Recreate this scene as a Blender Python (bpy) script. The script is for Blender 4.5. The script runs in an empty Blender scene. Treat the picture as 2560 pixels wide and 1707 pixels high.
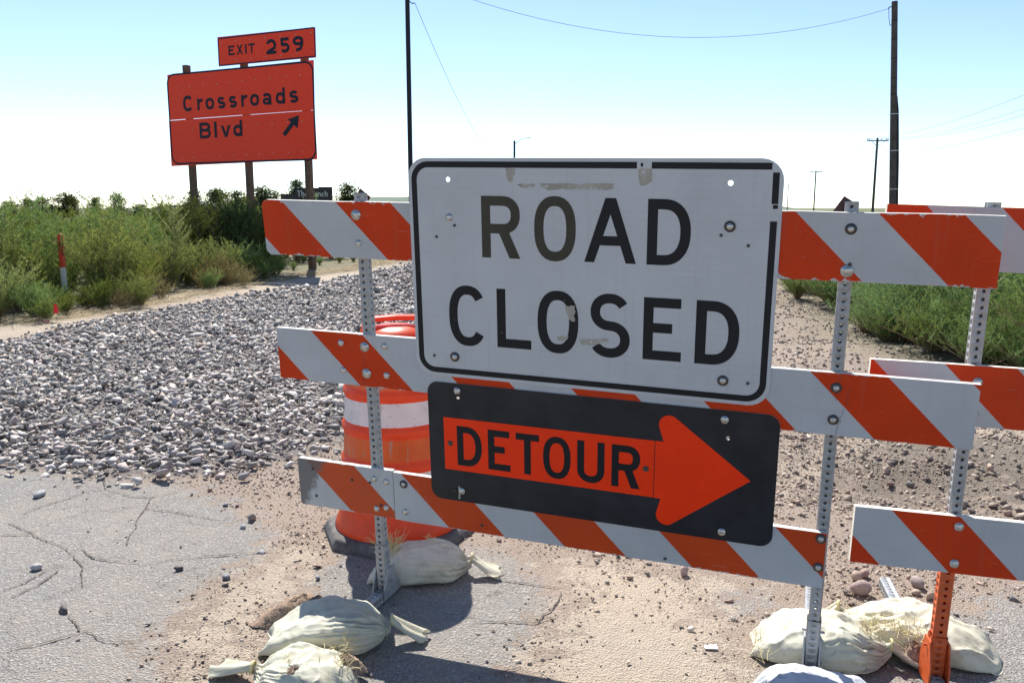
import bpy, bmesh, math, random
import numpy as np
from mathutils import Vector, Matrix, noise as mnoise

# ------------------------------------------------------------------ camera, light, exposure
scene = bpy.context.scene
F_PX, W_PX, H_PX, CAM_H, HORIZON = 2076.0, 2560, 1707, 1.56, 520.0
PITCH = math.atan((H_PX / 2 - HORIZON) / F_PX)
cam_d = bpy.data.cameras.new('camera')
cam_d.sensor_width = 36.0
cam_d.lens = 36.0 * F_PX / W_PX
cam_d.clip_start, cam_d.clip_end = 0.05, 6000
cam = bpy.data.objects.new('camera', cam_d)
scene.collection.objects.link(cam)
cam.location = (0, 0, CAM_H)
cam.rotation_euler = (math.pi / 2 - PITCH, 0, 0)
scene.camera = cam
scene.render.resolution_x, scene.render.resolution_y = 1024, 682

SUN_EL = math.radians(48.0)
SUN_DIR = Vector((-0.216, 0.976, 0)).normalized() * math.cos(SUN_EL) + Vector((0, 0, math.sin(SUN_EL)))
world = bpy.data.worlds.new('World')
scene.world = world
world.use_nodes = True
wn = world.node_tree
wn.nodes.clear()
sky = wn.nodes.new('ShaderNodeTexSky')
sky.sky_type = 'NISHITA'
sky.sun_disc = False
sky.sun_elevation = SUN_EL
sky.sun_rotation = math.atan2(SUN_DIR.x, SUN_DIR.y)
sky.altitude = 1500
sky.air_density = 0.85
sky.dust_density = 0.25
sky.ozone_density = 1.0
bg = wn.nodes.new('ShaderNodeBackground')
bg.inputs['Strength'].default_value = 0.110
wo = wn.nodes.new('ShaderNodeOutputWorld')
wn.links.new(sky.outputs[0], bg.inputs['Color'])
wn.links.new(bg.outputs[0], wo.inputs['Surface'])

sun_d = bpy.data.lights.new('sun', 'SUN')
sun_d.energy = 5.0
sun_d.angle = math.radians(0.55)
sun_d.color = (1.0, 0.955, 0.89)
sun = bpy.data.objects.new('sun', sun_d)
scene.collection.objects.link(sun)
sun.rotation_euler = (-SUN_DIR).to_track_quat('-Z', 'Y').to_euler()
sun.location = (0, 0, 30)

scene.view_settings.view_transform = 'Standard'
scene.view_settings.look = 'None'
scene.view_settings.exposure = 0.80
scene.view_settings.gamma = 1.0
scene.view_settings.use_curve_mapping = False
scene.cycles.max_bounces = 8
scene.cycles.transparent_max_bounces = 8

# ------------------------------------------------------------------ helpers
C = scene.collection
IN = 0.0254
rng = np.random.default_rng(7)
random.seed(7)
_ca, _sa = math.cos(PITCH), math.sin(PITCH)


def ray(x, y):
    a, b = (x - W_PX / 2) / F_PX, (H_PX / 2 - y) / F_PX
    return np.array([a, _sa * b + _ca, _ca * b - _sa])


def G(x, y, z=0.0):
    """pixel of the photograph -> point on the ground"""
    r = ray(x, y)
    s = (z - CAM_H) / r[2]
    return np.array([r[0] * s, r[1] * s])


def at_depth(x, y, Y):
    r = ray(x, y)
    s = Y / r[1]
    return np.array([r[0] * s, Y, CAM_H + r[2] * s])


def empty(name, loc=(0, 0, 0), rz=0.0, matrix=None):
    o = bpy.data.objects.new(name, None)
    C.objects.link(o)
    o.empty_display_size = 0.1
    if matrix is not None:
        o.matrix_world = matrix
    else:
        o.location = loc
        o.rotation_euler = (0, 0, rz)
    return o


def tag(o, label=None, cat=None, group=None, kind=None):
    if label: o['label'] = label
    if cat: o['category'] = cat
    if group: o['group'] = group
    if kind: o['kind'] = kind
    return o


def link(name, me, mat=None, parent=None):
    o = bpy.data.objects.new(name, me)
    C.objects.link(o)
    if mat is not None and len(me.materials) == 0:
        for m in (mat if isinstance(mat, (list, tuple)) else [mat]):
            me.materials.append(m)
    if parent is not None:
        o.parent = parent
    return o


def mesh_np(name, V, F, smooth=False, cols=None, mats=None):
    V = np.ascontiguousarray(V, dtype=np.float32)
    F = np.ascontiguousarray(F, dtype=np.int32)
    m, k = F.shape
    me = bpy.data.meshes.new(name)
    me.vertices.add(len(V))
    me.vertices.foreach_set('co', V.ravel())
    me.loops.add(m * k)
    me.loops.foreach_set('vertex_index', F.ravel())
    me.polygons.add(m)
    me.polygons.foreach_set('loop_start', np.arange(0, m * k, k, dtype=np.int32))
    if smooth:
        me.polygons.foreach_set('use_smooth', np.ones(m, dtype=bool))
    if mats is not None:
        me.polygons.foreach_set('material_index', np.ascontiguousarray(mats, dtype=np.int32))
    me.update(calc_edges=True)
    if cols is not None:
        cols = np.asarray(cols, dtype=np.float32)
        if cols.shape[1] == 3:
            cols = np.hstack([cols, np.ones((len(cols), 1), np.float32)])
        a = me.attributes.new('col', 'FLOAT_COLOR', 'POINT')
        a.data.foreach_set('color', np.ascontiguousarray(cols).ravel())
    return me


class MB:
    """collects simple shapes into one mesh"""

    def __init__(s):
        s.v, s.f, s.m, s.sm = [], [], [], []

    def add(s, vs, fs, mat=0, smooth=False):
        b = len(s.v)
        s.v += [tuple(p) for p in vs]
        for f in fs:
            s.f.append(tuple(b + i for i in f))
            s.m.append(mat)
            s.sm.append(smooth)

    def box(s, c, d, mat=0, M=None):
        x, y, z = d[0] / 2, d[1] / 2, d[2] / 2
        vs = [Vector((i * x, j * y, k * z)) for i in (-1, 1) for j in (-1, 1) for k in (-1, 1)]
        vs = [(M @ p if M else p) + Vector(c) for p in vs]
        s.add(vs, [(0, 1, 3, 2), (4, 6, 7, 5), (0, 4, 5, 1), (2, 3, 7, 6), (0, 2, 6, 4), (1, 5, 7, 3)], mat)

    def prism(s, pts, y0, y1, mat=0):
        n = len(pts)
        vs = [(p[0], y0, p[1]) for p in pts] + [(p[0], y1, p[1]) for p in pts]
        fs = [tuple(range(n)), tuple(range(2 * n - 1, n - 1, -1))]
        fs += [(i, i + n, (i + 1) % n + n, (i + 1) % n) for i in range(n)]
        s.add(vs, fs, mat)

    def tube(s, pts, rad, n=8, mat=0, cap=True, smooth=True):
        pts = [Vector(p) for p in pts]
        if not hasattr(rad, '__len__'): rad = [rad] * len(pts)
        vs, up = [], None
        for i, p in enumerate(pts):
            d = (pts[min(i + 1, len(pts) - 1)] - pts[max(i - 1, 0)]).normalized()
            if up is None:
                up = Vector((0, 0, 1)) if abs(d.z) < 0.9 else Vector((0, 1, 0))
            a = d.cross(up).normalized()
            b = a.cross(d).normalized()
            up = b
            for k in range(n):
                t = 2 * math.pi * k / n
                vs.append(p + (a * math.cos(t) + b * math.sin(t)) * rad[i])
        fs = []
        for i in range(len(pts) - 1):
            for k in range(n):
                fs.append((i * n + k, i * n + (k + 1) % n, (i + 1) * n + (k + 1) % n, (i + 1) * n + k))
        s.add(vs, fs, mat, smooth)
        if cap:
            s.add(vs[:n], [tuple(range(n - 1, -1, -1))], mat)
            s.add(vs[-n:], [tuple(range(n))], mat)

    def lathe(s, prof, n=48, mat=None, c=(0, 0, 0), smooth=True):
        vs = []
        for r, z in prof:
            for k in range(n):
                t = 2 * math.pi * k / n
                vs.append((c[0] + r * math.cos(t), c[1] + r * math.sin(t), c[2] + z))
        for i in range(len(prof) - 1):
            fs = [(i * n + k, i * n + (k + 1) % n, (i + 1) * n + (k + 1) % n, (i + 1) * n + k) for k in range(n)]
            mi = 0 if mat is None else mat[i]
            b = len(s.v) if i == 0 else base
            if i == 0:
                base = len(s.v)
                s.v += vs
            for f in fs:
                s.f.append(tuple(base + q for q in f)); s.m.append(mi); s.sm.append(smooth)

    def mesh(s, name):
        me = bpy.data.meshes.new(name)
        me.from_pydata(s.v, [], s.f)
        me.polygons.foreach_set('material_index', s.m)
        me.polygons.foreach_set('use_smooth', s.sm)
        me.update()
        return me

    def build(s, name, mat, parent=None):
        return link(name, s.mesh(name), mat, parent)


def curve_panel(name, outlines, thick, y0):
    """flat plate in the xz plane (holes allowed), front face at y0, going back by thick"""
    cu = bpy.data.curves.new(name, 'CURVE')
    cu.dimensions = '2D'
    cu.fill_mode = 'BOTH'
    for pts in outlines:
        sp = cu.splines.new('POLY')
        sp.points.add(len(pts) - 1)
        for i, p in enumerate(pts):
            sp.points[i].co = (p[0], p[1], 0, 1)
        sp.use_cyclic_u = True
    cu.extrude = thick / 2
    ob = bpy.data.objects.new(name, cu)
    C.objects.link(ob)
    dg = bpy.context.evaluated_depsgraph_get()
    me = bpy.data.meshes.new_from_object(ob.evaluated_get(dg))
    bpy.data.objects.remove(ob)
    bpy.data.curves.remove(cu)
    me.transform(Matrix(((1, 0, 0, 0), (0, 0, -1, y0 + thick / 2), (0, 1, 0, 0), (0, 0, 0, 1))))
    me.name = name
    return me


def rrect(x0, y0, x1, y1, r, n=6):
    pts = []
    for cx, cy, a in ((x1 - r, y1 - r, 0), (x0 + r, y1 - r, 90), (x0 + r, y0 + r, 180), (x1 - r, y0 + r, 270)):
        for k in range(n + 1):
            t = math.radians(a + 90 * k / n)
            pts.append((cx + r * math.cos(t), cy + r * math.sin(t)))
    return pts


def circ(cx, cy, r, n=12):
    return [(cx + r * math.cos(2 * math.pi * k / n), cy + r * math.sin(2 * math.pi * k / n)) for k in range(n)]


# ------------------------------------------------------------------ materials
class NT:
    def __init__(s, name):
        s.mat = bpy.data.materials.new(name)
        s.mat.use_nodes = True
        s.t = s.mat.node_tree
        s.t.nodes.clear()
        s.out = s.t.nodes.new('ShaderNodeOutputMaterial')

    def n(s, typ, **kw):
        nd = s.t.nodes.new('ShaderNode' + typ)
        for k, v in kw.items():
            if k[0] == '_':
                setattr(nd, k[1:], v)
            else:
                nd.inputs[k].default_value = v
        return nd

    def l(s, a, b):
        s.t.links.new(a, b)

    def math(s, op, a, b=None, clamp=False):
        nd = s.t.nodes.new('ShaderNodeMath')
        nd.operation = op
        nd.use_clamp = clamp
        for i, v in enumerate((a, b)):
            if v is None: continue
            if isinstance(v, (int, float)): nd.inputs[i].default_value = v
            else: s.l(v, nd.inputs[i])
        return nd.outputs[0]

    def mix(s, fac, a, b, blend='MIX'):
        nd = s.t.nodes.new('ShaderNodeMix')
        nd.data_type = 'RGBA'
        nd.blend_type = blend
        for i, v in ((0, fac), (6, a), (7, b)):
            if isinstance(v, (int, float)): nd.inputs[i].default_value = v
            elif isinstance(v, (tuple, list)): nd.inputs[i].default_value = (*v[:3], 1)
            else: s.l(v, nd.inputs[i])
        return nd.outputs[2]

    def ramp(s, fac, stops, interp='LINEAR'):
        nd = s.t.nodes.new('ShaderNodeValToRGB')
        cr = nd.color_ramp
        cr.interpolation = interp
        while len(cr.elements) < len(stops): cr.elements.new(0.5)
        for e, (p, c) in zip(cr.elements, stops):
            e.position = p
            e.color = (*c, 1) if hasattr(c, '__len__') else (c, c, c, 1)
        s.l(fac, nd.inputs[0])
        return nd.outputs[0]

    def noise(s, vec, scale, detail=4, rough=0.55, out=0):
        nd = s.n('TexNoise', Scale=scale, Detail=detail, Roughness=rough)
        if vec is not None: s.l(vec, nd.inputs['Vector'])
        return nd.outputs[out]

    def pos(s):
        return s.n('NewGeometry').outputs['Position']

    def obj(s):
        return s.n('TexCoord').outputs['Object']

    def sep(s, v):
        nd = s.n('SeparateXYZ')
        s.l(v, nd.inputs[0])
        return nd.outputs

    def attr(s, name='col'):
        return s.n('Attribute', _attribute_name=name)

    def bump(s, h, strength=0.3, dist=0.01):
        nd = s.n('Bump', Strength=strength, Distance=dist)
        s.l(h, nd.inputs['Height'])
        return nd.outputs[0]

    def principled(s, color, rough=0.6, metal=0.0, spec=0.4, normal=None):
        nd = s.n('BsdfPrincipled')
        for key, v in (('Base Color', color), ('Roughness', rough), ('Metallic', metal), ('Specular IOR Level', spec)):
            if isinstance(v, (int, float)): nd.inputs[key].default_value = v
            elif isinstance(v, (tuple, list)): nd.inputs[key].default_value = (*v[:3], 1)
            else: s.l(v, nd.inputs[key])
        if normal is not None: s.l(normal, nd.inputs['Normal'])
        s.l(nd.outputs[0], s.out.inputs[0])
        return nd


def simple_mat(name, col, rough=0.6, metal=0.0, spec=0.4, var=0.15, scale=30.0, bump=0.0):
    t = NT(name)
    p = t.obj()
    nz = t.noise(p, scale, 5)
    c = t.mix(t.ramp(nz, [(0.3, 0.0), (0.7, 1.0)]), tuple(x * (1 - var) for x in col), tuple(min(1, x * (1 + var)) for x in col))
    nm = t.bump(t.noise(p, scale * 4, 3), bump, 0.004) if bump else None
    t.principled(c, rough, metal, spec, nm)
    return t.mat


WHITE = (0.47, 0.495, 0.505)
ORANGE = (0.60, 0.043, 0.002)


def stripe_mat(name, start, period, zmid, hh, x0, split=None, start2=0, seed=0.0, wear=0.012, white=WHITE, orange=ORANGE, dirt_end=None):
    """diagonal orange and white sheeting; coordinates are the plank's own, in metres"""
    t = NT(name)
    o = t.obj()
    xs, ys, zs = t.sep(o)
    s_ = t.math('ADD', xs, zs)
    wob = t.math('MULTIPLY', t.math('SUBTRACT', t.noise(o, 90, 2), 0.5), 0.0025)
    s_ = t.math('ADD', s_, wob)
    fr = t.math('FRACT', t.math('ADD', t.math('DIVIDE', t.math('SUBTRACT', s_, start), period), 50.0))
    m = t.math('LESS_THAN', fr, 0.495)
    if split is not None:
        fr2 = t.math('FRACT', t.math('ADD', t.math('DIVIDE', t.math('SUBTRACT', s_, start2), period), 50.0))
        m2 = t.math('LESS_THAN', fr2, 0.495)
        side = t.math('GREATER_THAN', xs, split)
        m = t.math('ADD', t.math('MULTIPLY', m, t.math('SUBTRACT', 1.0, side)), t.math('MULTIPLY', m2, side))
    # dirt and fading
    mp = t.n('Mapping', Location=(seed, seed * 2, 0))
    t.l(o, mp.inputs[0])
    ov = mp.outputs[0]
    nz = t.noise(ov, 6, 5)
    w = t.mix(t.ramp(nz, [(0.35, 0.0), (0.75, 1.0)]), white, tuple(c * 0.86 for c in white))
    og = t.mix(t.ramp(nz, [(0.3, 0.0), (0.7, 1.0)]), orange, (orange[0] * 0.86, orange[1] * 0.85, orange[2]))
    base = t.mix(m, w, og)
    # chips along the edges
    ed = t.math('SUBTRACT', hh, t.math('ABSOLUTE', t.math('SUBTRACT', zs, zmid)))
    ch = t.math('SUBTRACT', t.math('MULTIPLY', t.ramp(t.noise(ov, 38, 4, 0.7), [(0.48, 0.0), (0.75, 1.0)]), wear * 1.6), ed)
    chm = t.math('GREATER_THAN', ch, 0.0)
    base = t.mix(chm, base, t.mix(t.noise(ov, 60, 2), (0.62, 0.61, 0.6), (0.33, 0.31, 0.30)))
    # specks and scratches
    sp = t.ramp(t.noise(ov, 130, 3, 0.6), [(0.70, 0.0), (0.735, 1.0)])
    base = t.mix(t.math('MULTIPLY', sp, 0.55), base, (0.22, 0.2, 0.19))
    mp2 = t.n('Mapping', Scale=(4, 1, 60), Rotation=(0, 0.5, 0))
    t.l(ov, mp2.inputs[0])
    scn = t.ramp(t.noise(mp2.outputs[0], 3.0, 3), [(0.66, 0.0), (0.70, 1.0)])
    base = t.mix(t.math('MULTIPLY', scn, 0.16), base, (0.5, 0.5, 0.5))
    if dirt_end is not None:
        dm = t.math('MULTIPLY', t.math('SUBTRACT', 1.0, t.math('DIVIDE', t.math('SUBTRACT', t.math('SUBTRACT', xs, t.math('MULTIPLY', t.math('SUBTRACT', zs, zmid), 0.5)), dirt_end), 0.15)), 1.0, True)
        dn = t.ramp(t.math('MULTIPLY', dm, t.math('ADD', t.noise(ov, 34, 5, 0.7), 0.25)), [(0.30, 0.0), (0.46, 1.0)])
        base = t.mix(t.math('MULTIPLY', dn, 0.85), base, (0.13, 0.125, 0.12))
    mpr = t.n('Mapping', Scale=(45, 1, 3.0))
    t.l(ov, mpr.inputs[0])
    run = t.ramp(t.noise(mpr.outputs[0], 1.0, 4, 0.6), [(0.55, 0.0), (0.78, 1.0)])
    base = t.mix(t.math('MULTIPLY', run, 0.12), base, (0.24, 0.19, 0.16))
    wv = t.n('TexWave', _wave_type='BANDS', _bands_direction='Z', Scale=22.0, Distortion=0.8)
    t.l(ov, wv.inputs['Vector'])
    base = t.mix(t.math('MULTIPLY', wv.outputs['Fac'], 0.025), base, (0.0, 0.0, 0.0))
    b = t.bump(t.noise(ov, 4.5, 3), 0.22, 0.02)
    t.principled(base, 0.45, 0.0, 0.22, b)
    return t.mat


def metal_mat(name, col, metal=0.35, rough=0.5):
    t = NT(name)
    o = t.obj()
    nz = t.noise(o, 35, 6, 0.65)
    n2 = t.noise(o, 6, 3)
    c = t.mix(t.ramp(nz, [(0.35, 0.0), (0.7, 1.0)]), tuple(x * 0.78 for x in col), tuple(x * 1.12 for x in col))
    c = t.mix(t.math('MULTIPLY', t.ramp(n2, [(0.55, 0), (0.7, 1)]), 0.35), c, (0.30, 0.27, 0.23))
    t.principled(c, t.ramp(nz, [(0.2, rough - 0.12), (0.8, rough + 0.15)]), metal, 0.5)
    return t.mat


def vinyl_mat(name, col, chip=(0.7, 0.7, 0.72), amount=0.70, rough=0.45, scale=45, var=0.1):
    """printed black or orange sheeting with small chips worn through"""
    t = NT(name)
    o = t.obj()
    nz = t.noise(o, 9, 4)
    c = t.mix(t.ramp(nz, [(0.35, 0.0), (0.7, 1.0)]), tuple(x * (1 - var) for x in col), tuple(min(1, x * (1 + var)) for x in col))
    ch = t.ramp(t.noise(o, scale, 5, 0.72), [(amount, 0.0), (amount + 0.012, 1.0)])
    c = t.mix(ch, c, chip)
    t.principled(c, rough, 0.0, 0.22)
    return t.mat


M = {}
M['galv'] = metal_mat('galvanised_steel', (0.36, 0.375, 0.38))
M['bolt'] = metal_mat('zinc_bolt', (0.55, 0.55, 0.52), 0.8, 0.3)
M['dark_bolt'] = metal_mat('rusty_bolt', (0.10, 0.085, 0.075), 0.5, 0.55)
M['orange_steel'] = metal_mat('orange_painted_steel', (0.62, 0.105, 0.022), 0.0, 0.5)
M['black_vinyl'] = vinyl_mat('black_letter_sheeting', (0.011, 0.013, 0.017))
M['faded_vinyl'] = vinyl_mat('faded_letter_sheeting', (0.050, 0.047, 0.035))
M['dark_letter'] = vinyl_mat('sign_letter_sheeting', (0.012, 0.016, 0.03), (0.6, 0.25, 0.2), 0.78, 0.5, 8)
M['det_orange'] = vinyl_mat('fluorescent_orange_sheeting', (0.98, 0.042, 0.003), (0.75, 0.45, 0.35), 0.765, 0.4, 28, 0.06)
M['far_orange'] = vinyl_mat('orange_road_sign_sheeting', (0.98, 0.062, 0.022), (0.8, 0.5, 0.45), 0.93, 0.5, 6, 0.06)
M['black_panel'] = vinyl_mat('black_sign_panel', (0.024, 0.026, 0.030), (0.3, 0.3, 0.3), 0.775, 0.40, 30, 0.25)
M['tape'] = vinyl_mat('tape_residue', (0.36, 0.345, 0.29), (0.52, 0.52, 0.53), 0.57, 0.7, 40, 0.15)
M['plate_brown'] = simple_mat('dark_red_plate', (0.06, 0.025, 0.03), 0.6)
M['wood_post'] = simple_mat('weathered_timber_post', (0.13, 0.085, 0.06), 0.85, 0, 0.2, 0.3, 12, 0.2)
M['pole_wood'] = simple_mat('creosoted_pole_wood', (0.085, 0.075, 0.07), 0.9, 0, 0.2, 0.3, 5, 0.2)
M['dark_pole'] = simple_mat('dark_lamp_pole', (0.012, 0.013, 0.018), 0.7)
M['cable'] = simple_mat('overhead_cable', (0.26, 0.29, 0.36), 0.6)
M['rubber'] = simple_mat('dusty_black_rubber', (0.12, 0.115, 0.11), 0.85, 0, 0.3, 0.45, 18, 0.3)
M['alu_edge'] = metal_mat('aluminium_edge', (0.6, 0.6, 0.6), 0.7, 0.4)


def sign_white():
    t = NT('worn_white_sheeting')
    o = t.obj()
    n1 = t.noise(o, 3.5, 6, 0.62)
    c = t.mix(t.ramp(n1, [(0.3, 0.0), (0.72, 1.0)]), (0.51, 0.54, 0.555), (0.43, 0.455, 0.465))
    # faint long scratches in several directions
    for k, (ang, sc, st) in enumerate(((0.35, 2.2, 0.13), (-0.9, 3.0, 0.10), (1.35, 2.6, 0.10))):
        mp = t.n('Mapping', Rotation=(0, ang, 0), Scale=(1.2, 1, 45), Location=(k * 3.1, 0, k))
        t.l(o, mp.inputs[0])
        sc_ = t.ramp(t.noise(mp.outputs[0], sc, 4, 0.6), [(0.655, 0.0), (0.675, 1.0), (0.70, 0.0)])
        c = t.mix(t.math('MULTIPLY', sc_, st * 2.6), c, (0.70, 0.71, 0.76) if k != 1 else (0.33, 0.33, 0.35))
    n2 = t.ramp(t.noise(o, 70, 4, 0.7), [(0.715, 0.0), (0.735, 1.0)])
    c = t.mix(t.math('MULTIPLY', n2, 0.6), c, (0.3, 0.29, 0.28))
    n3 = t.ramp(t.noise(o, 14, 5, 0.7), [(0.62, 0.0), (0.74, 1.0)])
    c = t.mix(t.math('MULTIPLY', n3, 0.25), c, (0.45, 0.43, 0.42))
    mp3 = t.n('Mapping', Scale=(55, 1, 2.2))
    t.l(o, mp3.inputs[0])
    run = t.ramp(t.noise(mp3.outputs[0], 1.0, 4, 0.6), [(0.55, 0.0), (0.75, 1.0)])
    c = t.mix(t.math('MULTIPLY', run, 0.20), c, (0.30, 0.29, 0.27))
    wv = t.n('TexWave', _wave_type='BANDS', _bands_direction='Z', Scale=14.0, Distortion=0.6)
    t.l(o, wv.inputs['Vector'])
    c = t.mix(t.math('MULTIPLY', wv.outputs['Fac'], 0.07), c, (0.62, 0.65, 0.70))
    t.principled(c, 0.40, 0.0, 0.35, t.bump(t.noise(o, 3.2, 3), 0.2, 0.03))
    return t.mat


M['sign_white'] = sign_white()


def leaf_mat(name, dark, light, tip, trans=0.33):
    t = NT(name)
    at = t.attr()
    rnd = t.n('ObjectInfo').outputs['Random']
    sp = t.n('SeparateColor')
    t.l(at.outputs['Color'], sp.inputs[0])
    c = t.mix(sp.outputs[0], dark, light)
    c = t.mix(sp.outputs[1], c, tip)
    hsv = t.n('HueSaturation')
    t.l(t.math('ADD', t.math('MULTIPLY', rnd, 0.05), 0.487), hsv.inputs['Hue'])
    t.l(t.math('ADD', t.math('MULTIPLY', rnd, -0.3), 1.18), hsv.inputs['Saturation'])
    t.l(t.math('ADD', t.math('MULTIPLY', rnd, 0.62), 0.66), hsv.inputs['Value'])
    t.l(c, hsv.inputs['Color'])
    d = t.n('BsdfDiffuse')
    tr = t.n('BsdfTranslucent')
    t.l(hsv.outputs[0], d.inputs[0])
    t.l(t.mix(0.5, hsv.outputs[0], t.mix(0.65, hsv.outputs[0], (0.35, 0.36, 0.05))), tr.inputs[0])
    mx = t.n('MixShader', Fac=trans)
    t.l(d.outputs[0], mx.inputs[1])
    t.l(tr.outputs[0], mx.inputs[2])
    t.l(mx.outputs[0], t.out.inputs[0])
    return t.mat


M['leaf'] = leaf_mat('weed_leaf', (0.115, 0.18, 0.055), (0.235, 0.325, 0.105), (0.42, 0.44, 0.19))
M['leaf_yellow'] = leaf_mat('yellowing_weed_leaf', (0.17, 0.205, 0.065), (0.33, 0.36, 0.13), (0.48, 0.43, 0.18))
M['leaf_dry'] = leaf_mat('dry_weed_leaf', (0.19, 0.14, 0.075), (0.36, 0.28, 0.17), (0.5, 0.40, 0.26), 0.3)
M['leaf_right'] = leaf_mat('fine_green_weed_leaf', (0.11, 0.195, 0.075), (0.225, 0.33, 0.13), (0.36, 0.42, 0.19))
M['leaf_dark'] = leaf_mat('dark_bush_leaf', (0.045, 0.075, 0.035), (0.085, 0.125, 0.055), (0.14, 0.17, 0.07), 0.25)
M['leaf_pale'] = leaf_mat('pale_tumbleweed_leaf', (0.27, 0.29, 0.12), (0.44, 0.44, 0.21), (0.55, 0.50, 0.27), 0.35)
M['leaf_tree'] = leaf_mat('tree_leaf', (0.025, 0.042, 0.028), (0.05, 0.075, 0.04), (0.08, 0.10, 0.04), 0.25)
M['stem'] = simple_mat('weed_stem', (0.22, 0.17, 0.09), 0.8)
M['bark'] = simple_mat('tree_bark', (0.05, 0.04, 0.03), 0.9)


def stone_mat(name):
    t = NT(name)
    at = t.attr()
    o = t.pos()
    n1 = t.noise(o, 60, 5, 0.65)
    c = t.mix(t.ramp(n1, [(0.3, 0.0), (0.7, 1.0)]), t.mix(1.0, at.outputs['Color'], (0.78, 0.78, 0.79), 'MULTIPLY'), t.mix(1.0, at.outputs['Color'], (1.16, 1.14, 1.12), 'MULTIPLY'))
    t.principled(c, 0.75, 0.0, 0.3, t.bump(t.noise(o, 160, 4), 0.35, 0.004))
    return t.mat


M['stone'] = stone_mat('crushed_stone')


def ground_mat():
    t = NT('dirt_and_old_asphalt')
    p = t.pos()
    at = t.attr('mask')
    sp = t.n('SeparateColor')
    t.l(at.outputs['Color'], sp.inputs[0])
    asph, sand, damp = sp.outputs
    field = at.outputs['Alpha']
    big = t.noise(p, 1.3, 6, 0.6)
    mid = t.noise(p, 9, 5, 0.6)
    fine = t.noise(p, 70, 5, 0.7)
    vor = t.n('TexVoronoi', Scale=150.0)
    t.l(p, vor.inputs['Vector'])
    vsp = t.n('SeparateColor')
    t.l(vor.outputs['Color'], vsp.inputs[0])
    # bare dirt with fine grit
    dirt = t.mix(t.ramp(big, [(0.35, 0.0), (0.68, 1.0)]), (0.335, 0.268, 0.208), (0.25, 0.205, 0.165))
    dirt = t.mix(t.math('MULTIPLY', t.ramp(fine, [(0.42, 0.0), (0.62, 1.0)]), 0.55), dirt, (0.47, 0.37, 0.29))
    grit = t.ramp(vsp.outputs[0], [(0.0, (0.17, 0.14, 0.125)), (0.35, (0.33, 0.26, 0.21)), (0.7, (0.42, 0.32, 0.25)), (1.0, (0.52, 0.46, 0.41))])
    dirt = t.mix(t.math('MULTIPLY', t.ramp(mid, [(0.38, 0.0), (0.62, 1.0)]), 0.6), dirt, grit)
    # blown sand
    sandc = t.mix(t.ramp(mid, [(0.35, 0.0), (0.7, 1.0)]), (0.51, 0.43, 0.33), (0.425, 0.355, 0.275))
    sandc = t.mix(t.math('MULTIPLY', t.ramp(fine, [(0.45, 0), (0.6, 1)]), 0.35), sandc, (0.54, 0.44, 0.34))
    # weathered asphalt, stones showing through the binder
    agg = t.ramp(vsp.outputs[1], [(0.0, (0.145, 0.14, 0.138)), (0.42, (0.225, 0.217, 0.207)), (0.72, (0.305, 0.29, 0.268)), (0.93, (0.45, 0.43, 0.395)), (1.0, (0.66, 0.64, 0.60))])
    asc = t.mix(t.ramp(big, [(0.35, 0.0), (0.7, 1.0)]), (0.31, 0.29, 0.262), (0.355, 0.325, 0.287))
    asc = t.mix(0.50, asc, agg)
    dust = t.ramp(t.math('ADD', t.math('MULTIPLY', mid, 0.5), t.math('MULTIPLY', big, 0.5)), [(0.45, 0.0), (0.62, 1.0)])
    asc = t.mix(t.math('MULTIPLY', dust, 0.42), asc, (0.40, 0.335, 0.275))
    # hairline crack network
    wv = t.n('Vector' + 'Math', _operation='ADD')
    t.l(p, wv.inputs[0])
    nv = t.n('Vector' + 'Math', _operation='SCALE')
    nz3 = t.n('TexNoise', Scale=3.5, Detail=5.0)
    t.l(p, nz3.inputs['Vector'])
    t.l(nz3.outputs['Color'], nv.inputs[0])
    nv.inputs['Scale'].default_value = 0.35
    t.l(nv.outputs[0], wv.inputs[1])
    cv = t.n('TexVoronoi', Scale=2.3, _feature='DISTANCE_TO_EDGE')
    t.l(wv.outputs[0], cv.inputs['Vector'])
    hair_ = t.ramp(t.math('ADD', cv.outputs['Distance'], t.math('MULTIPLY', t.ramp(big, [(0.45, 0.0), (0.6, 1.0)]), 0.008)), [(0.003, 1.0), (0.009, 0.0)])
    asc = t.mix(t.math('MULTIPLY', hair_, 0.6), asc, (0.12, 0.105, 0.09))
    # ragged borders between them
    def edge(m, sc=1.0):
        return t.ramp(t.math('ADD', t.math('SUBTRACT', m, 0.5), t.math('ADD', t.math('MULTIPLY', t.math('SUBTRACT', mid, 0.5), 1.3 * sc), t.math('MULTIPLY', t.math('SUBTRACT', fine, 0.5), 0.9 * sc))), [(0.0, 0.0), (0.10, 1.0)])
    am = edge(asph)
    c = t.mix(am, dirt, asc)
    sm = t.math('MULTIPLY', edge(sand, 1.25), 0.88)
    c = t.mix(sm, c, sandc)
    dm = edge(damp, 1.2)
    dk = t.mix(t.ramp(vsp.outputs[2], [(0.1, 0), (0.9, 1)]), (0.135, 0.112, 0.088), (0.26, 0.215, 0.172))
    c = t.mix(t.math('MULTIPLY', dm, 0.92), c, dk)
    fcol = t.mix(t.ramp(mid, [(0.4, 0), (0.6, 1)]), (0.085, 0.115, 0.04), (0.16, 0.15, 0.075))
    gvb = t.attr('gravel_base').outputs['Fac']
    c = t.mix(t.math('MULTIPLY', edge(t.math('MULTIPLY', gvb, 1.15), 0.8), 0.85), c, t.mix(vsp.outputs[0], (0.13, 0.12, 0.115), (0.24, 0.22, 0.21)))  # dark grey base under the gravel; also paints shade into gaps between stones
    c = t.mix(field, c, fcol)
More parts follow.
